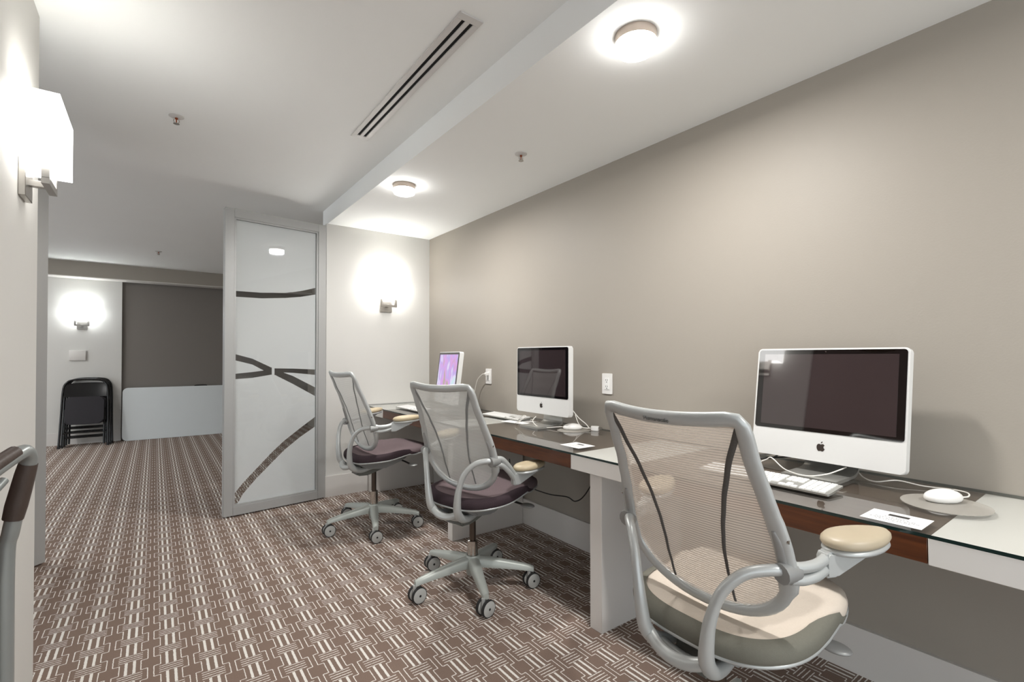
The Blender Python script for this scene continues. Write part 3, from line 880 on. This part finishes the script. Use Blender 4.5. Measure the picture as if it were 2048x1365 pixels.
# ------------------------------------------------------------------ task chairs
def interp(tab, z):
    if z >= tab[0][0]: return tab[0][1]
    for (z1, v1), (z2, v2) in zip(tab, tab[1:]):
        if z >= z2:
            k = (z1 - z) / (z1 - z2)
            k = k * k * (3 - 2 * k) * 0.35 + k * 0.65
            return v1 + (v2 - v1) * k
    return tab[-1][1]
BX = [(1.037, -.222), (.95, -.187), (.86, -.150), (.78, -.122), (.71, -.102), (.64, -.083), (.58, -.062), (.52, -.040)]
BW = [(1.037, .198), (.97, .198), (.90, .203), (.82, .214), (.74, .226), (.68, .230)]
ZTOP, ZBOT, ZK = 1.032, .518, .68
def bow_at(z):
    return 0.024 + 0.014 * min(1, max(0, (z - 0.52) / 0.4))
def half_w(z):
    if z >= ZK: return interp(BW, z)
    k = (ZK - z) / (ZK - ZBOT)
    return .230 * max(0.0, 1 - k ** 2.6) ** (1 / 2.1)
def back_pt(s, z, off=0.0):
    """s in [-1, 1] across the back, bowed rearwards in the middle."""
    w = half_w(z)
    y = s * w
    bow = bow_at(z) * (1 - (y / 0.230) ** 2)
    return Vector((interp(BX, z) - bow - off, y, z))

wheel_me = {}
def caster_meshes():
    if wheel_me: return wheel_me
    def wheel(r0, r1, w0, w1, mat, nm):
        bm = bmesh.new()
        add_lathe(bm, [(0, w0), (r1 * 0.8, w0), (r1, w0 + 0.002), (r1, w1 - 0.002), (r1 * 0.8, w1), (0, w1)], 22, Matrix.Rotation(PI / 2, 4, 'X'))
        me = finish(bm, nm); me.materials.append(MATS[mat]); return me
    wheel_me['tyre'] = wheel(0, 0.0385, -0.008, 0.008, 'rubber', 'tyre')
    wheel_me['disc'] = wheel(0, 0.0345, -0.0095, 0.0095, 'wheel_grey', 'wheel_disc')
    wheel_me['cap'] = wheel(0, 0.0065, -0.0105, 0.0105, 'black_plastic', 'hub_cap')
    bm = bmesh.new()
    add_lathe(bm, [(0, -0.008), (0.0175, -0.008), (0.0175, 0.008), (0, 0.008)], 16, Matrix.Translation((-0.0, 0, 0.0388)) @ Matrix.Rotation(PI / 2, 4, 'X'))
    add_lathe(bm, [(0, 0.03), (0.009, 0.03), (0.009, 0.085), (0, 0.085)], 12, Matrix.Translation((0.014, 0, 0)))
    me = finish(bm, 'caster'); me.materials.append(MATS['silver_plastic'])
    wheel_me['body'] = me
    return wheel_me

def task_chair(name, label, cx, cy, face, base_ang, dz, seat_top, seat_side, pad_mat, mesh_mat, seam_mat, swivels, lettering=False, arm_rot=(0, 0), pad_dz=(0, 0)):
    t = thing(name, label, 'chair', (cx, cy, 0), math.radians(face), 'mesh-backed task chairs')
    cm = caster_meshes()
    # ---- five-star base
    lathe('hub', [(0, 0.062), (0.030, 0.062), (0.034, 0.085), (0.040, 0.10), (0.040, 0.148), (0.034, 0.160), (0.0285, 0.160), (0.0285, 0.14), (0, 0.14)], 'base_grey', t, 24)
    legme = None
    for k in range(5):
        a = math.radians(base_ang - face + 72 * k)
        if legme is None:
            bm = bmesh.new()
            n = 12
            rings = []
            for i in range(n + 1):
                r = 0.028 + (0.312 - 0.028) * i / n
                q = i / n
                zt = 0.154 - 0.046 * q ** 1.25
                hgt = 0.050 - 0.026 * q
                wd = 0.029 - 0.012 * q
                if i == n: wd *= 0.75; zt -= 0.004
                prof = [(-wd, zt - hgt), (-wd * 0.96, zt - 0.010), (-wd * 0.55, zt - 0.001), (0, zt + 0.001), (wd * 0.55, zt - 0.001), (wd * 0.96, zt - 0.010), (wd, zt - hgt)]
                rings.append([bm.verts.new((r, y, z)) for y, z in prof])
            for A, B2 in zip(rings, rings[1:]):
                for j in range(7): bm.faces.new((A[j], A[(j + 1) % 7], B2[(j + 1) % 7], B2[j]))
            bm.faces.new(rings[0]); bm.faces.new(rings[-1])
            legme = finish(bm, 'base_leg', angle=50); legme.materials.append(MATS['base_grey'])
        o = link('base_leg', legme, None, t); o.rotation_euler = (0, 0, a)
        c = link('caster', cm['body'], None, t)
        c.location = (0.300 * math.cos(a), 0.300 * math.sin(a), 0)
        c.rotation_euler = (0, 0, math.radians(swivels[k] - face))
        for s in (-1, 1):
            for nm, key in (('tyre', 'tyre'), ('wheel_disc', 'disc'), ('hub_cap', 'cap')):
                w = link(nm, cm[key], None, c); w.location = (0.0, s * 0.0185, 0.0388)
    # ---- column
    lathe('cylinder_sleeve', [(0, 0.139), (0.0265, 0.139), (0.0265, 0.232 + dz * 0.5), (0.018, 0.236 + dz * 0.5), (0, 0.236 + dz * 0.5)], 'chrome', t, 24)
    lathe('cylinder_rod', [(0, 0.20), (0.0165, 0.20), (0.0165, 0.385 + dz), (0, 0.385 + dz)], 'column_dark', t, 20)
    U = bpy.data.objects.new('upper', None)  # placeholder transform only (removed below)
    up = Matrix.Translation((0, 0, dz))
    def part(nm, me, mat):
        me.transform(up)
        return link(nm, me, mat, t)
    # ---- tilt mechanism (side profile prism, x-z) below the seat
    bm = bmesh.new()
    prof = [(-0.13, 0.345), (-0.055, 0.340), (-0.03, 0.352), (0.05, 0.375), (0.14, 0.405), (0.235, 0.440), (0.24, 0.452), (-0.06, 0.452), (-0.12, 0.40), (-0.145, 0.36)]
    add_prism(bm, prof, -0.055, 0.055, Matrix(((1, 0, 0, 0), (0, 0, 1, 0), (0, 1, 0, 0), (0, 0, 0, 1))))
    bmesh.ops.bevel(bm, geom=bm.edges[:], offset=0.008, segments=2, affect='EDGES')
    part('mechanism', finish(bm, 'mechanism'), 'mechanism')
    bm = bmesh.new()
    add_prism(bm, [(-0.17, 0.445), (0.20, 0.452), (0.16, 0.425), (0.02, 0.385), (-0.10, 0.400)], -0.13, 0.13, Matrix(((1, 0, 0, 0), (0, 0, 1, 0), (0, 1, 0, 0), (0, 0, 0, 1))))
    bmesh.ops.bevel(bm, geom=bm.edges[:], offset=0.012, segments=2, affect='EDGES')
    part('seat_carrier', finish(bm, 'seat_carrier'), 'silver_dark')
    # ---- height paddle on the right-hand side
    bm = bmesh.new()
    add_tube(bm, smooth_path([(0.15, -0.05, 0.425), (0.17, -0.12, 0.415), (0.18, -0.19, 0.405)], 4), 0.006, 8)
    part('lever_rod', finish(bm, 'lever_rod'), 'black_plastic')
    bm = bmesh.new()
    bmesh.ops.create_uvsphere(bm, u_segments=18, v_segments=10, radius=1)
    for v in bm.verts: v.co = Vector((0.184 + v.co.x * 0.030, -0.212 + v.co.y * 0.040, 0.404 + v.co.z * 0.010))
    part('lever_paddle', finish(bm, 'lever_paddle', angle=80), 'silver_dark')
    # ---- seat: outline, dished top, waterfall front, rim and darker side panels
    def outline(a):
        c, s = math.cos(a), math.sin(a)
        ex = 2 / 3.3
        x = (abs(c) ** ex) * (1 if c > 0 else -1)
        y = (abs(s) ** ex) * (1 if s > 0 else -1)
        front = max(0, x)
        return x * (0.296 if x > 0 else 0.240) + 0.07, y * (0.245 - 0.020 * front)
    def ztop(x, y):
        z = 0.500 + (0.060 if x < 0.03 else 0.125) * (x - 0.03)
        z -= 0.42 * max(0, x - 0.20) ** 1.7
        z += 0.028 * (abs(y) / 0.25) ** 2.5 * (1 if x < 0.15 else 0.5)
        z += 0.10 * max(0, -x - 0.02) ** 1.5
        z -= 0.010 * math.exp(-((x - 0.0) / 0.13) ** 2)
        return z
    NA = 56
    bm = bmesh.new()
    rings = []
    for f, drop in ((0.0, 0), (0.3, 0), (0.6, 0), (0.82, 0.002), (0.93, 0.008), (0.985, 0.020), (1.0, 0.034)):
        ring = []
        for k in range(NA):
            x, y = outline(2 * PI * k / NA)
            cx0 = 0.07
            X, Y = cx0 + (x - cx0) * f, y * f
            ring.append(Vector((X, Y, ztop(X, Y) - drop)))
        rings.append(ring)
    under = [[Vector((0.07 + (p.x - 0.07) * g, p.y * g, p.z - d)) for p in rings[-1]] for g, d in ((0.995, 0.010), (0.97, 0.018))]
    rings += under
    c0 = bm.verts.new((0.07, 0, ztop(0.07, 0)))
    vr = [[bm.verts.new(p) for p in r] for r in rings[1:]]
    for k in range(NA): bm.faces.new((c0, vr[0][k], vr[0][(k + 1) % NA]))
    for A, B2 in zip(vr, vr[1:]):
        for k in range(NA): bm.faces.new((A[k], A[(k + 1) % NA], B2[(k + 1) % NA], B2[k]))
    bm.faces.new(vr[-1])
    me = finish(bm, 'seat_cushion', angle=80)
    part('seat_cushion', me, seat_top)
    # darker side panels hugging the rear and flanks, tapering out before the front
    bm = bmesh.new()
    rows = []
    for k in range(-70, 71):
        a = PI + k / 70 * 2.62
        x, y = outline(a)
        taper = min(1, max(0, (0.215 - x) / 0.16)) ** 0.6          # 1 at the rear, 0 where the panel ends
        if abs(k) == 70: taper = 0
        zz = ztop(x, y)
        full = [(0.86, 0.003), (0.93, 0.008), (0.985, 0.020), (1.0, 0.034), (0.998, 0.043), (0.985, 0.050)]
        # sample the cushion profile from the lower edge upwards, up to the taper height
        col = []
        for j in range(7):
            q = 1 - (j / 6) * taper                                  # 1 = bottom, 0 = top
            u = q * (len(full) - 1)
            i0 = min(int(u), len(full) - 2); fr_ = u - i0
            f = full[i0][0] + (full[i0 + 1][0] - full[i0][0]) * fr_
            d = full[i0][1] + (full[i0 + 1][1] - full[i0][1]) * fr_
            X, Y = 0.07 + (x - 0.07) * f, y * f
            zt = ztop(X, Y) if f < 0.99 and d < 0.03 else zz
            n = Vector((x - 0.07, y, 0)).normalized()
            col.append(Vector((X, Y, zt - d)) + n * 0.0025 + Vector((0, 0, 0.0022 if d < 0.03 else 0)))
        rows.append([bm.verts.new(p) for p in col])
    for A, B2 in zip(rows, rows[1:]):
        for j in range(6): bm.faces.new((A[j], A[j + 1], B2[j + 1], B2[j]))
    bmesh.ops.remove_doubles(bm, verts=bm.verts, dist=1e-5)
    part('seat_side_panel', finish(bm, 'seat_side_panel', angle=70), seat_side)
    # light rim under the cushion
    bm = bmesh.new()
    rim = []
    for k in range(NA):
        x, y = outline(2 * PI * k / NA)
        rim.append(Vector((0.07 + (x - 0.07) * 0.985, y * 0.985, ztop(x, y) - 0.053)))
    add_tube(bm, rim, 0.0055, 8, True)
    lo = [bm.verts.new((p.x * 0.97, p.y * 0.97, p.z - 0.002)) for p in rim]
    hi = [bm.verts.new((p.x * 0.60 , p.y * 0.55, 0.440)) for p in rim]
    for k in range(NA): bm.faces.new((lo[k], lo[(k + 1) % NA], hi[(k + 1) % NA], hi[k]))
    part('seat_pan', finish(bm, 'seat_pan', angle=50), 'silver_plastic')
    # ---- back mesh
    bm = bmesh.new()
    uvl = bm.loops.layers.uv.new('UVMap')
    NS, NZ = 20, 40
    def zrow(i, s):
        z = ZTOP - 0.004 + (ZBOT + 0.006 - ZTOP + 0.004) * (i / NZ) ** 0.9
        return z - 0.014 * (1 - s * s) * max(0, 1 - i / 8)
    grid = [[bm.verts.new(back_pt(s_, zrow(i, s_))) for s_ in [(-1 + 2 * j / NS) for j in range(NS + 1)]] for i in range(NZ + 1)]
    for i in range(NZ):
        for j in range(NS):
            f = bm.faces.new((grid[i][j], grid[i + 1][j], grid[i + 1][j + 1], grid[i][j + 1]))
            for lp in f.loops:
                co = lp.vert.co
                lp[uvl].uv = (co.y + 0.5, co.z)
    part('back_mesh', finish(bm, 'back_mesh', angle=80), mesh_mat)
    # ---- seams on the mesh
    for s in (-1, 1):
        pts, ups = [], []
        for i in range(30):
            z = ZTOP - 0.02 - (ZTOP - ZBOT - 0.05) * i / 29
            k = i / 29
            sy = 0.45 + 0.50 * (1 - min(1, k / 0.75)) ** 1.7
            y = s * sy * 0.20
            pts.append(back_pt(y / max(half_w(z), 1e-4), z, 0.002)); ups.append(Vector((1, 0, 0.35)))
        bm = bmesh.new()
        add_tube(bm, pts, [0.0085 - 0.005 * (i / 29) for i in range(30)], 8, False, 0.0022, ups)
        part('seam', finish(bm, 'seam', angle=70), seam_mat)
    # ---- back frame: closed swept loop
    loop = []
    nside = 26
    for i in range(nside + 1):       # right side downwards from the top corner
        z = (ZTOP - 0.016) + (ZBOT - ZTOP + 0.016) * (i / nside)
        loop.append(('s', z))
    right = [back_pt(-1, z) for _, z in loop]
    # refine the bottom by angle so that the U stays round
    side = []
    for i in range(18):
        side.append((-1, ZTOP - 0.018 - (ZTOP - 0.018 - ZK) * i / 18))
    pts = []
    corner = [(-0.965, ZTOP - 0.004), (-0.90, ZTOP + 0.0)]
    for s_, z in side: pts.append(back_pt(s_, z))
    nb = 26
    for i in range(nb + 1):
        a = PI * i / nb                 # from right (-y) through bottom to left (+y)
        y = -0.230 * math.copysign(abs(math.cos(a)) ** 0.86, math.cos(a))
        k = abs(math.sin(a)) ** 0.9
        z = ZK - (ZK - ZBOT) * k
        bow = bow_at(z) * (1 - (y / 0.230) ** 2)
        pts.append(Vector((interp(BX, z) - bow, y, z)))
    for s_, z in reversed(side): pts.append(back_pt(-s_, z))
    # top rail, left to right, dipping in the middle
    ntop = 16
    for i in range(ntop + 1):
        s_ = 0.955 - 1.91 * i / ntop
        pts.append(back_pt(s_, ZTOP) + Vector((0, 0, -0.014 * (1 - s_ * s_) + (0.001 if abs(s_) < 0.95 else -0.003))))
    ups, ra = [], []
    for p in pts:
        ups.append(Vector((1, 0, 0.45)) if p.z > 0.62 else Vector((1, 0, 0.1)))
        side_w = 0.0205
        if p.z < 0.62: side_w = 0.0155
        if p.z > ZTOP - 0.020: side_w = 0.0185
        if 0.62 <= p.z <= 0.80: side_w = 0.0225
        ra.append(side_w)
    bm = bmesh.new()
    add_tube(bm, pts, ra, 12, True, [0.0125] * len(pts), ups)
    part('back_frame', finish(bm, 'back_frame', angle=60), 'silver_plastic')
    if lettering:
        p = back_pt(0.0, ZTOP) + Vector((0, 0, -0.0140))
        # tangent along the rail towards -y (reads left to right from behind: +y on the left)
        q = back_pt(-0.10, ZTOP) + Vector((0, 0, -0.0142))
        X = (q - p).normalized()
        Nn = Vector((-0.93, 0, -0.36)); Nn = (Nn - X * Nn.dot(X)).normalized()
        Yv = Nn.cross(X)
        Mt = Matrix((X, Yv, Nn)).transposed().to_4x4()
        Mt.translation = p + Nn * 0.0128
        text_mesh('lettering', 'Humanscale', 0.0155, 0.0006, 'text_grey', t, up @ Mt)
    # ---- arm loops, clamps, links and pads
    for s in (-1, 1):
        ctl = [(-0.100, 0.232, 0.680), (-0.130, 0.212, 0.684), (-0.168, 0.168, 0.668), (-0.196, 0.130, 0.620), (-0.208, 0.108, 0.550), (-0.208, 0.098, 0.490), (-0.200, 0.092, 0.440), (-0.170, 0.086, 0.404), (-0.12, 0.080, 0.389), (-0.05, 0.070, 0.396), (0.04, 0.058, 0.412)]
        ctl = [(x, y * s, z) for x, y, z in ctl]
        bm = bmesh.new()
        P = smooth_path(ctl, 6)
        R_ = [0.0135 + 0.006 * math.sin(PI * min(1, max(0, (i / len(P) - 0.35) / 0.6))) for i in range(len(P))]
        add_tube(bm, P, R_, 12)
        part('arm_loop', finish(bm, 'arm_loop', angle=70), 'silver_plastic')
        # clamp sleeve around the post
        bm = bmesh.new()
        add_tube(bm, smooth_path([(-0.124, 0.228 * s, 0.679), (-0.106, 0.232 * s, 0.680), (-0.080, 0.236 * s, 0.681)], 3), 0.023, 12, False, 0.024)
        part('arm_clamp', finish(bm, 'arm_clamp', angle=50), 'silver_dark')
        # raised slide plate on the post above the clamp, with screw
        bm = bmesh.new()
        zz = [0.675 + 0.02 * i for i in range(6)]
        P = [back_pt(s, z, 0.0105) + Vector((0, -0.003 * s, 0)) for z in zz]
        add_tube(bm, P, [0.012, 0.012, 0.012, 0.0115, 0.010, 0.005], 10, False, 0.006, [Vector((1, 0, 0.4))] * 6)
        part('slide_plate', finish(bm, 'slide_plate', angle=60), 'silver_dark')
        bm = bmesh.new()
        pp = back_pt(s, 0.755, 0.0) + Vector((-0.004, 0.0185 * s, 0))
        add_lathe(bm, [(0, 0), (0.0048, 0), (0.0048, 0.003), (0.002, 0.0035), (0, 0.002)], 12, Matrix.Translation(pp) @ Matrix.Rotation(-s * PI / 2, 4, 'X'))
        part('screw', finish(bm, 'screw'), 'chrome')
        pz = pad_dz[0 if s < 0 else 1]
        for dzz in (0.0, -0.028):
            bm = bmesh.new()
            add_tube(bm, smooth_path([(-0.10, 0.236 * s, 0.692 + dzz), (-0.068, 0.250 * s, 0.688 + dzz), (-0.03, 0.262 * s, 0.690 + dzz * 0.9 + pz * 0.4), (0.012, 0.266 * s, 0.698 + dzz * 0.8 + pz)], 6), 0.0125, 10)
            part('arm_link', finish(bm, 'arm_link', angle=70), 'silver_plastic')
        ar = math.radians(arm_rot[0 if s < 0 else 1])
        Mp = Matrix.Translation((0.016, 0.266 * s, pz)) @ Matrix.Rotation(ar, 4, 'Z')
        bm = bmesh.new()
        add_prism(bm, [(-0.018, 0.655), (0.015, 0.655), (0.125, 0.706), (0.125, 0.714), (-0.012, 0.714), (-0.02, 0.700)], -0.017, 0.017, Mp @ Matrix(((1, 0, 0, 0), (0, 0, 1, 0), (0, 1, 0, 0), (0, 0, 0, 1))))
        bmesh.ops.bevel(bm, geom=bm.edges[:], offset=0.005, segments=2, affect='EDGES')
        part('arm_bracket', finish(bm, 'arm_bracket'), 'silver_plastic')
        def blob(z0, z1, grow, nm, mat):
            bm = bmesh.new()
            NB = 36
            rg = []
            for q, zq in ((0.80, 0.0), (0.95, 0.12), (1.0, 0.35), (0.985, 0.60), (0.90, 0.82), (0.70, 0.95), (0.35, 1.0)):
                ring = []
                for k in range(NB):
                    a = 2 * PI * k / NB
                    c, sn = math.cos(a), math.sin(a)
                    x = 0.084 + 0.088 * c * q * grow
                    wy = (0.052 - 0.010 * c) * grow
                    y = wy * sn * q
                    z = z0 + (z1 - z0) * zq + 0.006 * ((x - 0.084) / 0.088)
                    ring.append(bm.verts.new(Mp @ Vector((x, y, z))))
                rg.append(ring)
            for A, B2 in zip(rg, rg[1:]):
                for k in range(NB): bm.faces.new((A[k], A[(k + 1) % NB], B2[(k + 1) % NB], B2[k]))
            bm.faces.new(rg[0]); bm.faces.new(rg[-1])
            return part(nm, finish(bm, nm, angle=80), mat)
        blob(0.710, 0.728, 0.97, 'pad_shell', 'silver_plastic')
        blob(0.724, 0.754, 1.0, 'arm_pad', pad_mat)
    # rear bridge joining the two loops
    bm = bmesh.new()
    add_tube(bm, smooth_path([(-0.192, 0.086, 0.428), (-0.204, 0.045, 0.412), (-0.208, 0.0, 0.406), (-0.204, -0.045, 0.412), (-0.192, -0.086, 0.428)], 6), 0.013, 10, False, 0.017, Vector((1, 0, 1)))
    add_tube(bm, smooth_path([(-0.150, 0.080, 0.396), (-0.156, 0.0, 0.388), (-0.150, -0.080, 0.396)], 6), 0.022, 10, False, 0.012)
    part('loop_bridge', finish(bm, 'loop_bridge', angle=70), 'silver_plastic')
    bpy.data.objects.remove(U)
    return t

task_chair('task_chair', 'grey mesh task chair with cream seat in front of the nearest computer', 1.266, 0.743, -2, 20, 0.0,
           'fabric_cream', 'fabric_olive', 'pad_tan', 'mesh_warm', 'seam_dark', (180, 172, 185, 175, 190), True, (-22, 14))
task_chair('task_chair', 'grey mesh task chair with plum seat in front of the middle computer', 1.31, 2.113, 15, 33.5, 0.0,
           'fabric_plum', 'fabric_plum_dark', 'pad_worn', 'mesh_grey', 'seam_grey', (180, 176, 186, 190, 172), False, (-18, 10), (-0.10, 0))
task_chair('task_chair', 'grey mesh task chair with plum seat nearest the frosted glass door', 1.217, 3.248, 2.8, 35.9, 0.030,
           'fabric_plum', 'fabric_plum_dark', 'pad_worn', 'mesh_grey', 'seam_grey', (175, 170, 182, 178, 165), False, (-20, 6))

# ------------------------------------------------------------------ far room: folding chairs, table, wall box
def folding_chair(loc, lean, label):
    """Folded flat: local x across, local z along the frame, leaning back by 'lean' about the feet."""
    t = thing('folding_chair', label, 'chair', loc, 0, 'stacked black folding chairs')
    t.rotation_euler = (-lean, 0, 0)
    w = 0.225
    tube('frame', [(-w - 0.015, 0, 0.012), (-w - 0.006, 0, 0.4), (-w + 0.002, 0, 0.74), (-w + 0.03, 0, 0.845), (-w + 0.09, 0, 0.885), (0, 0, 0.895), (w - 0.09, 0, 0.885), (w - 0.03, 0, 0.845), (w - 0.002, 0, 0.74), (w + 0.006, 0, 0.4), (w + 0.015, 0, 0.012)], 0.0125, 'black_metal', t, 10, 8)
    for s in (-1, 1):
        tube('rear_leg', [(s * (w - 0.028), 0.022, 0.03), (s * (w - 0.030), 0.022, 0.5)], 0.0115, 'black_metal', t, 8, 4)
        lathe('foot_cap', [(0, 0), (0.015, 0), (0.015, 0.03), (0, 0.03)], 'rubber', t, 10, None, (s * (w + 0.015), 0, 0.0))
    for z in (0.13, 0.19, 0.25):
        tube('crossbar', [(-w + 0.02, 0.022 if z != 0.19 else 0.0, z), (w - 0.02, 0.022 if z != 0.19 else 0.0, z)], 0.0085, 'black_metal', t, 8, 3)
    # curved back slat
    bm = bmesh.new()
    rows = []
    for j in range(13):
        x = -w + 0.012 + (2 * w - 0.024) * j / 12
        yb = 0.018 * (1 - (2 * j / 12 - 1) ** 2)
        zt = 0.822 + 0.018 * (1 - (2 * j / 12 - 1) ** 2)
        rows.append([bm.verts.new((x, yb + o, z)) for o, z in ((-0.004, 0.66), (-0.006, zt - 0.06), (-0.004, zt), (0.004, zt), (0.004, 0.66))])
    for A, B2 in zip(rows, rows[1:]):
        for k in range(5): bm.faces.new((A[k], A[(k + 1) % 5], B2[(k + 1) % 5], B2[k]))
    bm.faces.new(rows[0]); bm.faces.new(rows[-1])
    link('back_slat', finish(bm, 'back_slat', angle=40), 'black_metal', t)
    bm = bmesh.new()
    add_prism(bm, rrect(0.385, 0.36, 0.05, 6, 0, 0.475), -0.035, -0.004, Matrix(((1, 0, 0, 0), (0, 0, 1, 0), (0, 1, 0, 0), (0, 0, 0, 1))))
    es = [e for e in bm.edges if max(len(f.verts) for f in e.link_faces) > 4]
    bmesh.ops.bevel(bm, geom=es, offset=0.012, segments=3, affect='EDGES')
    link('seat', finish(bm, 'seat', angle=60), 'black_vinyl', t)
    return t
for k in range(3):
    folding_chair((-0.735 + 0.018 * k, 8.33 + 0.078 * k, 0), math.radians(14 - 1.6 * k),
                  ['black folding chair with dark padded seat, foremost of the stack by the white table',
                   'black folding chair in the middle of the stack by the white table',
                   'black folding chair against the wall, rearmost of the stack by the white table'][k])

t = thing('folding_table', 'white folding table standing on its long edge against the taupe wall', 'table', (0.56, 8.56, 0.0))
t.rotation_euler = (math.radians(-8), 0, 0)
bm = bmesh.new()
add_prism(bm, rrect(1.84, 0.735, 0.06, 6, 0, 0.3685), -0.022, 0.022, Matrix(((1, 0, 0, 0), (0, 0, 1, 0), (0, 1, 0, 0), (0, 0, 0, 1))))
es = [e for e in bm.edges if max(len(f.verts) for f in e.link_faces) > 4]
bmesh.ops.bevel(bm, geom=es, offset=0.008, segments=2, affect='EDGES')
link('table_top', finish(bm, 'table_top'), 'table_white', t)
tube('carry_handle', [(-0.08, 0.010, 0.732), (-0.06, 0.010, 0.748), (0.06, 0.010, 0.748), (0.08, 0.010, 0.732)], 0.008, 'black_plastic', t, 8, 4)
for s in (-1, 1):
    tube('folded_leg', [(s * 0.75, 0.045, 0.08), (s * 0.75, 0.045, 0.65)], 0.013, 'tube_grey', t, 8, 3)

t = thing('wall_box', 'white wall control box below the far sconce', 'wall box', (-0.835, 8.679, 1.185))
box('cover', -0.085, 0.085, -0.028, 0.0, -0.065, 0.065, 'paint_trim', t, 0.004)
box('back_plate', -0.078, 0.078, -0.004, 0.0005, -0.075, 0.058, 'paint_light', t)

# ------------------------------------------------------------------ tubular frame at the left edge
t = thing('tubular_frame', 'grey tubular metal frame with a torn dark brown grip sleeve beside the stub wall', 'metal frame', (-0.25, 1.40, 0))
def loc_(p): return (p[0] + 0.25, p[1] - 1.40, p[2])
tube('frame_tube', [loc_(p) for p in [(-0.272, 1.585, 0.0), (-0.272, 1.585, 0.40), (-0.272, 1.584, 0.70), (-0.264, 1.580, 0.765), (-0.247, 1.572, 0.86), (-0.233, 1.562, 0.925), (-0.234, 1.540, 0.951), (-0.243, 1.510, 0.952), (-0.275, 1.42, 0.925), (-0.295, 1.33, 0.905), (-0.300, 1.25, 0.905), (-0.300, 1.19, 0.88), (-0.300, 1.17, 0.82), (-0.300, 1.165, 0.40), (-0.300, 1.165, 0.0)]], 0.0155, 'tube_grey', t, 14, 8)
tube('grip_sleeve', [loc_(p) for p in [(-0.2605, 1.5785, 0.795), (-0.2545, 1.5755, 0.825), (-0.247, 1.572, 0.86), (-0.239, 1.567, 0.898), (-0.2335, 1.5625, 0.922)]], [0.0185, 0.020, 0.0195, 0.0185, 0.0170], 'sleeve_brown', t, 14, 6)
tube('grip_sleeve', [loc_(p) for p in [(-0.246, 1.50, 0.958), (-0.262, 1.455, 0.946), (-0.277, 1.41, 0.933)]], 0.0150, 'sleeve_brown', t, 14, 6)
tube('brace_tube', [loc_(p) for p in [(-0.262, 1.50, 0.900), (-0.285, 1.44, 0.860), (-0.300, 1.33, 0.80), (-0.300, 1.18, 0.74)]], 0.009, 'tube_grey', t, 10, 6)
box('side_panel', -0.305 + 0.25, -0.298 + 0.25, 1.20 - 1.40, 1.545 - 1.40, 0.12, 0.66, 'paint_trim', t, 0.002)
